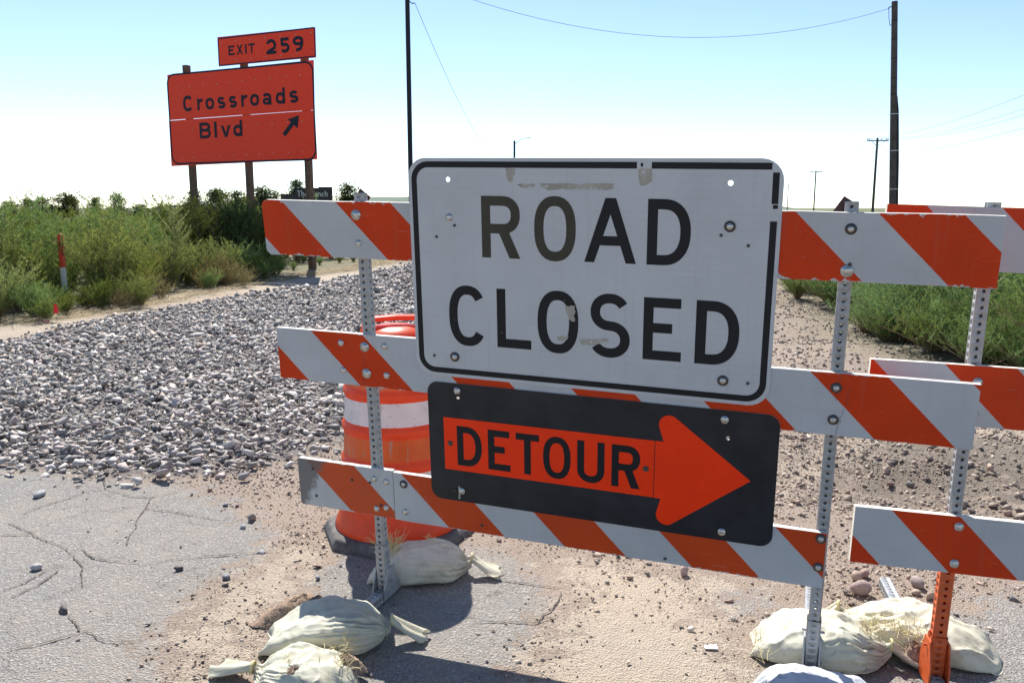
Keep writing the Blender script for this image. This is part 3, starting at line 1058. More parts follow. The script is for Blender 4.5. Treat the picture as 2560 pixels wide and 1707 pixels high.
# small pebbles and grit over the bare dirt
pr = np.random.default_rng(5)
def pebble_field(name, n, x0, x1, y0, y1, smin, smax, base, weight):
    X, Y = sample(n, x0, x1, y0, y1, pr)
    w = weight(X, Y)
    keep = (pr.random(n) < w) & visible(X, Y, 0.2)
    X, Y = X[keep], Y[keep]
    s = smin + (smax - smin) * pr.random(len(X)) ** 4
    Z = terrain(X, Y) + s * pr.uniform(0.05, 0.5, len(X))
    o = link(name, scatter_mesh(name, base, np.stack([X, Y, Z], 1), s, stone_cols(len(X), pr, 'tan'), pr, 0.3), M['stone'])
    tag(o, kind='stuff')
    return o


def clump(X, Y, sc=3.0):
    return np.clip(0.5 + 0.5 * (np.sin(X * sc * 2.1 + 1.3) * np.sin(Y * sc * 1.7 + 0.4) + np.sin((X + Y) * sc * 3.3) * 0.6), 0.02, 1)


def w_near(X, Y):
    a = np.maximum(np.maximum(inside(ASPH_L, X, Y), inside(ASPH_C, X, Y, False, 0.2)), inside(ASPH_R, X, Y, False, 0.2))
    s = np.maximum(inside(SAND_C, X, Y, False, 0.3), 0.5 * inside(SAND_L, X, Y, False, 0.3))
    w = (1 - 0.975 * a) * (1 - 0.95 * s) * (0.25 + 0.75 * clump(X, Y))
    return w * (1 - 0.2 * inside(GRAVEL, X, Y, True, 0.4))


tag(pebble_field('grit', 95000, -2.6, 2.6, 2.3, 6.6, 0.0032, 0.011, ROCKS_LO, w_near), 'fine tan grit and pebbles strewn over the bare dirt near the barricade', 'grit')
tag(pebble_field('pebbles', 17000, -2.6, 3.6, 2.5, 7.0, 0.007, 0.024, ROCKS, lambda X, Y: w_near(X, Y) * (0.35 + 0.65 * (X > 0.3))), 'scattered tan and grey pebbles on the dirt around the barricade', 'pebbles')
tag(pebble_field('coarse_pebbles', 46000, -0.5, 7.5, 4.0, 15.0, 0.009, 0.036, ROCKS_LO, lambda X, Y: (0.3 + 0.7 * clump(X, Y, 1.6)) * (1 - inside(RWEED_POLY, X, Y, True, 0.6)) * (X > 0.02 * Y)), 'loose rubble and pebbles on the dirt track beside the green weeds', 'pebbles')

# single loose stones one can pick out
def loose(px, py, wpx, label, col, base='rock', flat=1.0, seed=0):
    g = G(px, py)
    d = math.hypot(g[0], g[1])
    s = wpx / F_PX * math.hypot(d, CAM_H) / 2
    lst = ROCKS if base == 'rock' else COBBLE
    V, F = lst[seed % len(lst)]
    me = mesh_np('stone', V * np.array([1, 1, flat]) * s, F, base != 'rock', np.tile(col, (len(V), 1)))
    o = link('stone', me, M['stone'])
    zmin = V[:, 2].min() * s * flat
    o.location = (g[0], g[1] + s * 0.3, tz(g[0], g[1]) - zmin * 0.82)
    o.rotation_euler = (0, 0, seed * 1.7)
    tag(o, label, 'stone', 'loose stones lying on the ground')
    return o


GREY, DARK, TAN, PINK = (0.30, 0.30, 0.31), (0.12, 0.105, 0.105), (0.40, 0.31, 0.25), (0.38, 0.29, 0.265)
for a in [
    (96, 1244, 40, 'smooth flat grey stone lying on cracked grey asphalt', GREY, 'cob', 0.6, 1),
    (89, 1426, 26, 'small round pale stone beside a crack in the asphalt', (0.42, 0.40, 0.39), 'cob', 1.0, 2),
    (153, 1534, 34, 'dark brown wedge shaped stone alone on open asphalt', DARK, 'rock', 1.5, 3),
    (444, 1428, 30, 'dark pointed stone on asphalt below the long crack', DARK, 'rock', 1.2, 4),
    (563, 1448, 38, 'grey angular stone on the gritty edge of the asphalt', (0.22, 0.22, 0.24), 'rock', 1.0, 5),
    (650, 1385, 24, 'small blue grey stone on sand beside the asphalt edge', (0.25, 0.25, 0.28), 'rock', 1.1, 6),
    (607, 1322, 28, 'grey block of stone leaning by a larger brown stone', GREY, 'rock', 1.2, 7),
    (627, 1304, 38, 'large brown grey stone at the asphalt tip near the drum', (0.29, 0.25, 0.24), 'rock', 1.3, 8),
    (563, 1266, 20, 'small dark grey stone near the top rim of the asphalt', (0.2, 0.2, 0.22), 'rock', 1.2, 9),
    (590, 1268, 20, 'small reddish stone near the top rim of the asphalt', (0.33, 0.23, 0.2), 'rock', 1.2, 10),
    (791, 1420, 28, 'reddish brown stone on dirt left of the barricade post', (0.27, 0.19, 0.17), 'rock', 1.4, 11),
    (793, 1450, 22, 'grey stone on dirt beside the drum shadow', (0.24, 0.23, 0.24), 'rock', 1.2, 12),
    (369, 1564, 15, 'tiny dark stone at the asphalt edge by the grit', DARK, 'rock', 1.2, 13),
    (478, 1241, 13, 'tiny dark stone near the gravel on the asphalt', DARK, 'rock', 1.0, 1),
    (2155, 1490, 50, 'large rounded pinkish cobble on dirt between the two barricades', PINK, 'cob', 1.0, 0),
    (2143, 1456, 30, 'rounded tan cobble touching another behind the big cobble', TAN, 'cob', 1.1, 3),
    (2163, 1445, 26, 'reddish cobble behind the large rounded cobble', (0.36, 0.25, 0.22), 'cob', 1.2, 4),
    (2296, 1470, 42, 'brown grey cobble beside the orange post and grey foot', (0.30, 0.25, 0.23), 'cob', 1.2, 1),
    (2327, 1500, 42, 'tan oblong stone leaning against the orange post', TAN, 'rock', 1.1, 2),
    (2292, 1488, 24, 'small tan stone between two larger cobbles', TAN, 'cob', 1.0, 2),
    (2537, 1504, 28, 'dark grey stone on speckled asphalt right of the orange post', (0.15, 0.15, 0.16), 'rock', 1.2, 3),
    (2391, 1540, 16, 'small dark stone just right of the orange post', DARK, 'rock', 1.2, 5),
    (2066, 1540, 24, 'small pink cobble behind the grey post above the sandbags', PINK, 'cob', 1.0, 2),
    (2106, 1542, 20, 'small pink grey cobble beside the sandbag knot', (0.37, 0.31, 0.29), 'cob', 1.1, 3),
    (2245, 1528, 38, 'pinkish flat cobble just behind the sandbag and steel foot', PINK, 'cob', 0.8, 1),
    (1493, 1392, 26, 'tan square stone on sand under the striped board', TAN, 'rock', 1.3, 6),
    (1711, 1440, 24, 'upright egg shaped pinkish stone on pale sand', PINK, 'cob', 1.7, 4),
    (1248, 1355, 22, 'dark brown stone among grit behind the tied sandbag', (0.2, 0.165, 0.15), 'rock', 1.2, 7),
    (1961, 1453, 24, 'brown stone on asphalt beside the lowest striped board', (0.30, 0.22, 0.18), 'rock', 1.1, 8),
    (928, 1690, 16, 'small pink pebble beside the torn sandbag', (0.46, 0.34, 0.29), 'cob', 1.0, 1),
    (2500, 1660, 12, 'tiny dark stone right of the sandbag seam', DARK, 'rock', 1.0, 9),
]:
    loose(*a)

# ------------------------------------------------------------------ barricade parts
def perforated_tube(L, w, pitch=IN, hr=0.0055, wall=0.003, c=0.005, holes=True):
    """square steel tube with a round hole every inch on all four sides, along +z from 0"""
    n = max(1, int(round(L / pitch)))
    pitch = L / n
    hw = w / 2
    V, Fq = [], []
    fw = hw - c
    for face in range(4):
        a = face * math.pi / 2
        rx, ry = math.cos(a), math.sin(a)      # outward normal
        tx, ty = -ry, rx                       # tangent

        def P(u, z, depth=0.0):
            return (rx * (hw - depth) + tx * u, ry * (hw - depth) + ty * u, z)
        for i in range(n):
            zc = (i + 0.5) * pitch
            b = len(V)
            outer = [(fw, 0), (fw, pitch / 2), (0, pitch / 2), (-fw, pitch / 2), (-fw, 0), (-fw, -pitch / 2), (0, -pitch / 2), (fw, -pitch / 2)]
            for (u, dz) in outer: V.append(P(u, zc + dz))
            for k in range(8):
                t = k * math.pi / 4
                V.append(P(hr * math.cos(t), zc + hr * math.sin(t)))
            for k in range(8):
                t = k * math.pi / 4
                V.append(P(hr * math.cos(t), zc + hr * math.sin(t), wall))
            for k in range(8):
                k2 = (k + 1) % 8
                Fq.append((b + k, b + k2, b + 8 + k2, b + 8 + k))
                Fq.append((b + 8 + k, b + 8 + k2, b + 16 + k2, b + 16 + k))
        b = len(V)
        ax, ay = math.cos(a + math.pi / 2), math.sin(a + math.pi / 2)
        p1 = (rx * hw + tx * fw, ry * hw + ty * fw)
        p2 = (ax * hw - (-ay) * fw, ay * hw - ax * fw)
        V += [(*p1, 0), (*p2, 0), (*p2, L), (*p1, L)]
        Fq.append((b, b + 1, b + 2, b + 3))
    return np.array(V), np.array(Fq)


def tube_obj(name, L, w, mat, parent, M4, **kw):
    V, F = perforated_tube(L, w, **kw)
    me = mesh_np(name, V, F)
    me.transform(M4)
    return link(name, me, mat, parent)


def bolt_mesh(name, rw, rh, dome=0.45):
    mb = MB()
    n = 14
    mb.lathe([(rw, 0.0), (rw, 0.0022), (rh * 1.12, 0.0026), (rh, 0.0045), (rh * 0.82, 0.0056), (rh * 0.4, 0.0063), (0.0004, 0.0065)], n)
    me = mb.mesh(name)
    me.transform(Matrix.Rotation(math.pi / 2, 4, 'X'))   # axis along -y
    return me


BOLT = bolt_mesh('bolt', 0.0125, 0.0085)
BOLT.materials.append(M['bolt'])
WASHER = bolt_mesh('bolt', 0.019, 0.009)
WASHER.materials.append(M['bolt'])
DARKB = bolt_mesh('bolt', 0.0165, 0.0075)
DARKB.materials.append(M['dark_bolt'])
HOLE = bolt_mesh('hole_mark', 0.0055, 0.004)
HOLE.materials.append(M['dark_bolt'])


def bolt(me, x, y, z, parent, name='bolt', s=1.0):
    o = link(name, me, None, parent)
    o.location = (x, y, z)
    o.scale = (s, s, s)
    return o


def plank(name, x0, x1, z0, z1, y0, thick, mat, parent, rc=0.0, jag=0.0, seed=0, edge=None):
    """striped board: front face at y0; outline slightly uneven"""
    r = np.random.default_rng(seed)
    n = 28
    pts = []
    for k in range(n + 1): pts.append((x0 + (x1 - x0) * k / n, z0 - abs(r.normal(0, jag)) * 0))
    bot = [(p[0], z0 + abs(r.normal(0, jag))) for p in pts]
    topp = [(p[0], z1 - abs(r.normal(0, jag))) for p in reversed(pts)]
    out = bot + topp
    if rc > 0:
        out = [(x0 + rc * 0.2, z0 + rc * 0.7), (x0 + rc, z0)] + bot[1:] + topp[:-1] + [(x0 + rc, z1), (x0 + rc * .25, z1 - rc * .3), (x0, z1 - rc)]
    me = curve_panel(name, [out], thick, y0)
    for p in me.polygons: p.use_smooth = False
    o = link(name, me, [mat] + ([edge] if edge else []), parent)
    if edge:
        for p in me.polygons:
            if abs(p.normal.y) < 0.5: p.material_index = 1
    return o


def matrix_from(U, N, V, O):
    return Matrix(((U[0], N[0], V[0], O[0]), (U[1], N[1], V[1], O[1]), (U[2], N[2], V[2], O[2]), (0, 0, 0, 1)))


edge_m = simple_mat('plank_edge', (0.60, 0.585, 0.55), 0.7, 0, 0.2, 0.2, 40)
edge_m2 = simple_mat('cream_plank_edge', (0.70, 0.66, 0.56), 0.7, 0, 0.2, 0.12, 40)

# ---- first barricade (frame measured from the photograph)
U1 = np.array([0.94069520, -0.33858473, -0.02128180])
V1 = np.array([-0.01450414, -0.10281253, 0.99459500])
N1 = np.array([0.33894272, 0.93530207, 0.10162613])
SIGN_TL = np.array([-0.35407857, 2.87062540, 0.16775505 + CAM_H])
U0, V0 = -8.35, -68.3                      # local origin: foot of the left post, in inches on the sign plane
ORG1 = SIGN_TL + (U1 * U0 + V1 * V0) * IN
bar = empty('road_barricade', matrix=matrix_from(U1, N1, V1, ORG1))
tag(bar, 'three board striped barricade carrying the white and black road signs, weighed down by sandbags', 'barricade', 'striped barricades across the road')
def lx(u): return (u - U0) * IN
def lz(v): return (v - V0) * IN


YB = 0.004           # front face of the boards, just behind the signs
TH = 0.019
def ss(u_plus_v): return (u_plus_v - U0 - V0) * IN


mt = stripe_mat('stripes_upper', ss(-17.7), 17.5 * IN, lz(-9.95), 4.0 * IN, 0, seed=1.0, wear=0.011)
mm = stripe_mat('stripes_middle', ss(-42.3), 17.45 * IN, lz(-28.9), 3.95 * IN, 0, seed=4.0, wear=0.005, white=(0.475, 0.50, 0.515))
ml = stripe_mat('stripes_lower_short', ss(-66.0), 17.4 * IN, lz(-49.7), 3.95 * IN, 0, seed=8.0, wear=0.006, orange=(0.56, 0.085, 0.022), dirt_end=lx(-21.6))
mr = stripe_mat('stripes_lower_long', ss(-49.6), 17.8 * IN, lz(-49.7), 3.95 * IN, 0, seed=11.0, wear=0.006, orange=(0.57, 0.065, 0.010))
plank('board', lx(-23.9), lx(70.9), lz(-13.95), lz(-5.95), YB, TH, mt, bar, 0.022, 0.0012, 1, edge_m)
plank('board', lx(-23.3), lx(70.7), lz(-32.85), lz(-24.95), YB, TH, mm, bar, 0.0, 0.0006, 2, edge_m)
plank('board', lx(-21.6), lx(-4.98), lz(-53.6), lz(-45.75), YB, TH, ml, bar, 0.008, 0.0007, 3, edge_m)
plank('board', lx(-4.86), lx(56.0), lz(-53.7), lz(-45.95), YB, TH, mr, bar, 0.0, 0.0006, 4, edge_m)

PW = 1.5 * IN
ypost = YB + TH + PW / 2 + 0.001
ztop = lz(-4.95)
fdir = Vector((N1[0], N1[1], 0)).normalized()
Rw = Matrix((U1, N1, V1))                  # world -> local rotation
fl = Rw @ fdir                             # foot direction in the barricade's own axes
upl = Rw @ Vector((0, 0, 1))
sidel = fl.cross(upl).normalized()
for u in (-8.35, 55.5):
    zb = 0.03 if u < 0 else 0.02
    tube_obj('post', ztop - zb, PW, M['galv'], bar, Matrix.Translation((lx(u), ypost, zb)))
    # sleeve the post stands in
    tube_obj('post_sleeve', 0.20, PW + 0.007, M['galv'], bar, Matrix.Translation((lx(u), ypost, 0.035)))
    # foot lying on the ground, square to the boards
    base = Vector((lx(u), ypost, 0.0))
    O = Vector(ORG1) + Vector(U1) * base.x + Vector(N1) * base.y
    dz = -O.z + 0.026
    FL = 0.80
    start = base + upl * dz - fl * 0.72
    F4 = Matrix(((sidel.x, upl.x, fl.x, start.x), (sidel.y, upl.y, fl.y, start.y), (sidel.z, upl.z, fl.z, start.z), (0, 0, 0, 1)))
    tube_obj('foot', FL + 0.72, 0.044, M['galv'], bar, F4)
    # gusset plates either side of the sleeve
    mb = MB()
    for sgn in (-1, 1):
        x = lx(u) + sgn * 0.0255
        pr_ = [(-0.055, -0.012), (0.055, -0.012), (0.055, 0.035), (0.028, 0.115), (-0.028, 0.115), (-0.055, 0.035)]
        b = base + upl * dz
        vs = []
        for xx in (x - 0.0025, x + 0.0025):
            for (fy, fz) in pr_:
                q = b + fl * fy + upl * fz
                vs.append((xx, q.y, q.z))
        n = 6
        mb.add(vs, [tuple(range(n)), tuple(range(2 * n - 1, n - 1, -1))] + [(i, i + n, (i + 1) % n + n, (i + 1) % n) for i in range(n)])
    mb.build('gusset_plate', M['galv'], bar)
    for zz in (0.075, 0.19):
        mb = MB()
        mb.tube([(lx(u) - 0.036, ypost - 0.004, zz), (lx(u) + 0.036, ypost - 0.004, zz)], 0.0045, 8)
        mb.build('cross_bolt', M['galv'], bar)
    # small dark diamond plate fixed behind the top of the post
    mb = MB()
    mb.box((0, 0, 0), (0.050, 0.003, 0.072), M=Matrix.Rotation(math.radians(32 if u > 0 else 37), 3, 'Y'))
    o = mb.build('diamond_plate', M['plate_brown'], bar)
    o.location = (lx(u) + (-0.020 if u > 0 else -0.016), ypost + PW / 2 + 0.004, ztop - 0.029)
    o['label'] = 'dark red brown diamond plate'

yb = YB - 0.0003
for me, u, v in ((WASHER, -8.41, -7.79), (BOLT, -8.33, -11.77), (DARKB, 55.57, -7.84), (WASHER, 55.55, -12.65), (HOLE, 55.8, -11.9),
                 (BOLT, -12.27, -26.51), (WASHER, -8.37, -26.82), (BOLT, -5.08, -26.48), (BOLT, -12.16, -30.67), (WASHER, -8.29, -30.82), (BOLT, -5.03, -30.84),
                 (DARKB, 55.55, -26.79), (DARKB, 55.52, -30.82),
                 (BOLT, -8.16, -47.47), (BOLT, -6.1, -47.71), (BOLT, -8.01, -52.39), (BOLT, -6.36, -52.0), (DARKB, -3.17, -47.64), (BOLT, -3.14, -52.17),
                 (HOLE, -18.9, -47.3), (HOLE, -18.6, -51.8), (HOLE, -12.0, -48.2), (HOLE, -8.9, -48.2), (HOLE, -7.2, -51.7), (HOLE, 9.3, -52.4), (HOLE, 36.0, -53.0),
                 (DARKB, 55.35, -46.75), (DARKB, 55.35, -50.75)):
    bolt(me, lx(u), yb, lz(v), bar, 'hole_mark' if me is HOLE else 'bolt')
    if me is DARKB: bolt(BOLT, lx(u), yb - 0.003, lz(v), bar, s=0.72)
# hairline splits in the sheeting beside the posts
def hair(u0, v0, u1, v1, name='split', w=0.0011):
    mb = MB()
    pts = [(lx(u0 + (u1 - u0) * t / 12 + random.gauss(0, .09)), lz(v0 + (v1 - v0) * t / 12)) for t in range(13)]
    vs, fs = stroke(pts, w)
    mb.add([(p[0], YB - 0.0006, p[1]) for p in vs], fs)
    mb.build(name, M['dark_bolt'], bar)
hair(-8.6, -26.2, -8.75, -32.5)
hair(56.0, -25.0, 55.6, -28.4); hair(57.0, -26.4, 56.9, -29.0); hair(56.6, -29.4, 55.9, -32.7)

# ---- the white ROAD CLOSED sign
def sign_panel(name, x0, z0, x1, z1, r, y, thick, holes, mats, parent):
    me = curve_panel(name, [rrect(x0, z0, x1, z1, r)] + [circ(a, b, c) for a, b, c in holes], thick, y)
    o = link(name, me, mats, parent)
    for p in me.polygons:
        p.use_smooth = False
        if abs(p.normal.y) < 0.5 or p.normal.y > 0: p.material_index = 1
    return o


def rr_in(u0, v0, u1, v1, r): return rrect(lx(u0), lz(v0), lx(u1), lz(v1), r * IN)


PT = 0.0035
sg = sign_panel('sign_panel', lx(0), lz(-30), lx(48), lz(0), 2.6 * IN, 0.0, PT, [(lx(5.79), lz(-2.79), 0.0085), (lx(42.03), lz(-2.85), 0.0085)], [M['sign_white'], M['alu_edge']], bar)
sg['label'] = 'white sign panel reading ROAD CLOSED with a black border'
# border as separate worn strips (the top one is broken, the right one peeled at the corner)
def border(pts_list, name='border'):
    me = curve_panel(name, pts_list, 0.0003, -0.0007)
    return link(name, me, M['black_vinyl'], sg)


def path_strip(path, w, nm='border'):
    mb = MB()
    pts = dedupe(path)
    vs, fs = stroke([(lx(a), lz(b)) for a, b in pts], w * IN)
    mb.add([(p[0], -0.0006, p[1]) for p in vs], fs)
    return mb.build(nm, M['black_vinyl'], sg)


bw = 0.78
def corner(cu, cv, r, a0, a1): return [(cu + r * math.cos(math.radians(a0 + (a1 - a0) * k / 8)), cv + r * math.sin(math.radians(a0 + (a1 - a0) * k / 8))) for k in range(9)]
path_strip([(30.9, -0.86)] + corner(2.9, -2.9, 2.04, 90, 180) + corner(2.9, -27.1, 2.04, 180, 270) + corner(45.1, -27.1, 2.04, 270, 360) + [(47.14, -7.2)], bw)
path_strip([(31.35, -0.8), (31.65, -0.8)], bw * 0.55)
path_strip([(32.7, -0.86), (46.6, -0.9)], bw)
path_strip([(47.1, -1.6), (47.14, -5.2)], bw * 0.95)
path_strip([(47.2, -5.3), (47.25, -5.75)], bw * 0.7)
S = 1.25
for ch, u, w, mat in (('R', 10.43, 5.35, 'faded_vinyl'), ('O', 17.72, 5.55, 'faded_vinyl'), ('A', 24.4, 6.65, 'black_vinyl'), ('D', 32.38, 5.28, 'black_vinyl')):
    letter(ch, lx(u), lz(-12.92 - (0.12 if ch == 'O' else 0)), w * IN, (8.08 + (0.24 if ch == 'O' else 0)) * IN, S * IN, -0.0006, M[mat], sg)
for ch, u, w in (('C', 5.32, 5.5), ('L', 12.35, 4.85), ('O', 18.1, 5.58), ('S', 25.2, 5.3), ('E', 32.2, 4.85), ('D', 38.73, 5.28)):
    rd = ch in 'COS'
    letter(ch, lx(u), lz(-25.13 - (0.2 if rd else 0)), w * IN, (8.08 + (0.38 if rd else 0)) * IN, (S if ch != 'D' else 1.3) * IN, -0.0006, M['black_vinyl'], sg)
def patch(pts, name='tape_residue', y=-0.0005, sub=5):
    out = []
    n = len(pts)
    for i in range(n):
        a, b = pts[i], pts[(i + 1) % n]
        for k in range(sub):
            t = k / sub
            out.append((lx(a[0] + (b[0] - a[0]) * t + random.gauss(0, .07)), lz(a[1] + (b[1] - a[1]) * t + random.gauss(0, .06))))
    mb = MB()
    mb.add([(p[0], y, p[1]) for p in out], [tuple(range(len(out)))])
    return mb.build(name, M['tape'], sg)
patch([(14.08, -1.3), (15.32, -1.3), (14.7, -3.12), (14.05, -2.81)])
patch([(30.96, -1.3), (32.78, -1.3), (32.73, -2.82), (31.33, -3.43)])
patch([(18.32, -3.19), (28.05, -3.07), (28.06, -3.72), (19.42, -3.96)], sub=9)
patch([(15.4, -3.3), (17.9, -3.25), (17.6, -3.7), (16.0, -3.75)])
patch([(20.9, -23.0), (22.3, -22.9), (22.2, -23.4), (21.1, -23.6)], y=-0.0011)
patch([(23.7, -23.2), (27.7, -22.8), (27.5, -23.2), (25.9, -23.8), (24.2, -23.9)], y=-0.0011)
patch([(21.9, -18.9), (23.2, -18.7), (23.1, -20.9), (22.4, -20.6)], y=-0.0011)
for u, v, me in ((5.78, -7.75, BOLT), (42.22, -7.92, DARKB), (5.97, -27.05, DARKB), (42.35, -27.07, DARKB)):
    bolt(me, lx(u), -0.0008, lz(v), sg, s=1.0 if me is BOLT else 1.05)
    if me is DARKB: bolt(BOLT, lx(u), -0.0038, lz(v), sg, s=0.8)
for u, v in ((6.56, -8.81), (41.25, -9.0), (2.83, -27.12), (45.37, -27.15), (3.86, -10.39), (44.45, -10.14)):
    bolt(HOLE, lx(u), -0.0006, lz(v), sg, 'hole_mark', 0.9)

# ---- the black DETOUR panel
dt = sign_panel('sign_panel', lx(1.5), lz(-48.95), lx(49.55), lz(-30.95), 1.6 * IN, 0.0, PT, [(lx(6.21), lz(-33.06), 0.006), (lx(43.36), lz(-34.62), 0.006)], [M['black_panel'], M['alu_edge']], bar)
dt['label'] = 'black sign panel with an orange DETOUR arrow'
me = curve_panel('sheet', [[(lx(a), lz(b)) for a, b in ((3.86, -44.1), (34.12, -44.15), (34.12, -36.1), (3.86, -36.15))]], 0.0006, -0.0010)
sh = link('orange_sheet', me, M['det_orange'], dt)
arrow_pts = [(34.2, -36.08), (35.27, -36.08)] + [(34.85, -34.4)]
arrow_pts = [(34.22, -44.15), (35.12, -44.2)] + corner(35.95, -46.5, 1.38, 168, 292) + [(46.45, -40.08)] + corner(35.95, -33.75, 1.36, 62, 192) + [(35.28, -36.08), (34.22, -36.08)]
me = curve_panel('arrow', [[(lx(a), lz(b)) for a, b in arrow_pts]], 0.0006, -0.0010)
ar = link('arrow', me, M['det_orange'], dt)
for ch, u, w in (('D', 5.87, 3.8), ('E', 10.62, 3.35), ('T', 14.8, 3.4), ('O', 18.78, 3.95), ('U', 23.65, 3.8), ('R', 28.43, 3.85)):
    letter(ch, lx(u), lz(-43.26 - (0.08 if ch in 'O' else 0)), w * IN, (6.02 + (0.16 if ch == 'O' else 0)) * IN, (0.98 if ch != 'O' else 0.92) * IN, -0.0014, M['black_vinyl'], dt)
for u, v in ((6.13, -32.01), (42.84, -32.19), (6.33, -47.28), (43.23, -47.7)):
    bolt(BOLT, lx(u), -0.0008, lz(v), dt, s=1.05)
for u, v in ((4.81, -40.03), (33.05, -40.19)):
    bolt(DARKB, lx(u), -0.0014, lz(v), dt, 'rivet', 0.62)
bolt(HOLE, lx(5.3), -0.0008, lz(-47.3), dt, 'hole_mark')
mb = MB()
vs, fs = stroke([(lx(5.95), lz(-46.6)), (lx(6.0), lz(-47.8)), (lx(5.9), lz(-48.6))], 0.008)
mb.add([(p[0], -0.0006, p[1]) for p in vs], fs)
mb.build('bare_metal_scrape', M['tape'], dt)

# ---- second barricade
U2 = np.array([0.97664524, -0.2123994, -0.03241263])
V2 = np.array([0.03072915, -0.0112232, 0.99946474])
N2 = np.cross(V2, U2); N2 /= np.linalg.norm(N2)
V2 = np.cross(U2, N2); V2 /= np.linalg.norm(V2)
K2 = 0.94
I2 = IN * K2
TL2 = np.array([1.2097, 2.711, 1.5729 - CAM_H]) * K2 + np.array([0, 0, CAM_H])
UO2, VO2 = 12.75, -66.0
ORG2 = TL2 + (U2 * UO2 + V2 * VO2) * I2
bar2 = empty('road_barricade', matrix=matrix_from(U2, N2, V2, ORG2))
tag(bar2, 'three board striped barricade with an orange lower post and no sign panels', 'barricade', 'striped barricades across the road')
def ax_(u): return (u - UO2) * I2
def az_(v): return (v - VO2) * I2
def s2(q): return (q - UO2 - VO2) * I2


for v0, v1, st, sd in ((-8.0, 0.0, -3.9, 21.), (-28.0, -20.0, -11.1, 25.), (-48.2, -40.25, -35.7, 29.)):
    m_ = stripe_mat('stripes_clean', s2(st), 17.1 * I2, az_((v0 + v1) / 2), 4 * I2, 0, seed=sd, wear=0.002, white=(0.47, 0.49, 0.495))
    plank('board', ax_(0), ax_(96), az_(v0), az_(v1), 0.0, 0.024, m_, bar2, 0, 0.0003, int(sd), edge_m2)
yp2 = 0.024 + PW / 2 + 0.001
Rw2 = Matrix((U2, N2, V2))
fd2 = Rw2 @ Vector((N2[0], N2[1], 0)).normalized()
up2 = Rw2 @ Vector((0, 0, 1))
sd2 = fd2.cross(up2).normalized()
for u in (12.75, 83.0):
    zj = az_(-47.2)
    tube_obj('post', az_(0.6) - zj - 0.002, PW, M['galv'], bar2, Matrix.Translation((ax_(u), yp2, zj + 0.002)))
    low = tube_obj('lower_post', zj - 0.02, PW + 0.005, M['orange_steel'], bar2, Matrix.Translation((ax_(u), yp2, 0.02)))
    low['label'] = 'orange painted lower post'
    tube_obj('post_sleeve', 0.17, PW + 0.013, M['orange_steel'], bar2, Matrix.Translation((ax_(u), yp2, 0.02)))
    base = Vector((ax_(u), yp2, 0))
    Ow = Vector(ORG2) + Vector(U2) * base.x + Vector(N2) * base.y
    dz = -Ow.z + 0.026
    st_ = base + up2 * dz - fd2 * 0.72
    F4 = Matrix(((sd2.x, up2.x, fd2.x, st_.x), (sd2.y, up2.y, fd2.y, st_.y), (sd2.z, up2.z, fd2.z, st_.z), (0, 0, 0, 1)))
    tube_obj('foot', 1.44, 0.044, M['galv'], bar2, F4)
    mb = MB()
    for sgn in (-1, 1):
        x = ax_(u) + sgn * 0.0285
        b = base + up2 * dz
        vs = []
        for xx in (x - 0.0025, x + 0.0025):
            for fy, fz in ((-0.06, -0.012), (0.06, -0.012), (0.06, 0.06), (0.03, 0.135), (-0.03, 0.135), (-0.06, 0.06)):
                q = b + fd2 * fy + up2 * fz
                vs.append((xx, q.y, q.z))
        mb.add(vs, [tuple(range(6)), tuple(range(11, 5, -1))] + [(i, i + 6, (i + 1) % 6 + 6, (i + 1) % 6) for i in range(6)])
    mb.build('gusset_plate', M['orange_steel'], bar2)
    mb = MB()
    mb.tube([(ax_(u) - 0.042, yp2, 0.150), (ax_(u) + 0.042, yp2, 0.150)], 0.0045, 8)
    mb.build('cross_bolt', M['orange_steel'], bar2)
    for v in (-1.6, -6.6, -22.1, -26.2, -41.65, -46.8):
        bolt(BOLT, ax_(u + 0.25), -0.0003, az_(v), bar2, s=1.15)

# ------------------------------------------------------------------ traffic drum
DX, DY = -0.555, 3.88
drum = empty('traffic_drum', (DX, DY, 0.0), 0.35)
tag(drum, 'orange plastic traffic drum with white bands on a black rubber base behind the barricade', 'drum')
mb = MB()
prof = [(0.300, 0.052), (0.305, 0.060), (0.298, 0.085), (0.282, 0.12), (0.272, 0.17), (0.268, 0.205), (0.266, 0.215), (0.258, 0.222), (0.257, 0.235), (0.256, 0.36), (0.2565, 0.372), (0.2655, 0.380), (0.2655, 0.398), (0.2535, 0.408), (0.2525, 0.42), (0.2505, 0.52),
        (0.2505, 0.532), (0.2585, 0.542), (0.2585, 0.562), (0.2455, 0.574), (0.2445, 0.580), (0.2405, 0.690), (0.2405, 0.700), (0.2475, 0.710), (0.2475, 0.728), (0.2365, 0.738), (0.2355, 0.75), (0.2305, 0.85), (0.2305, 0.862), (0.226, 0.88), (0.216, 0.915), (0.195, 0.935), (0.15, 0.945), (0.0005, 0.948)]
mats = []
for i in range(len(prof) - 1):
    z = (prof[i][1] + prof[i + 1][1]) / 2
    mats.append(1 if (0.236 < z < 0.361 or 0.581 < z < 0.691) else 2 if (0.421 < z < 0.521 or 0.751 < z < 0.851) else 0)
mb.lathe(prof, 64, mats)
mb.build('barrel', [M['drum'], M['drum_white'], M['drum_orange']], drum)
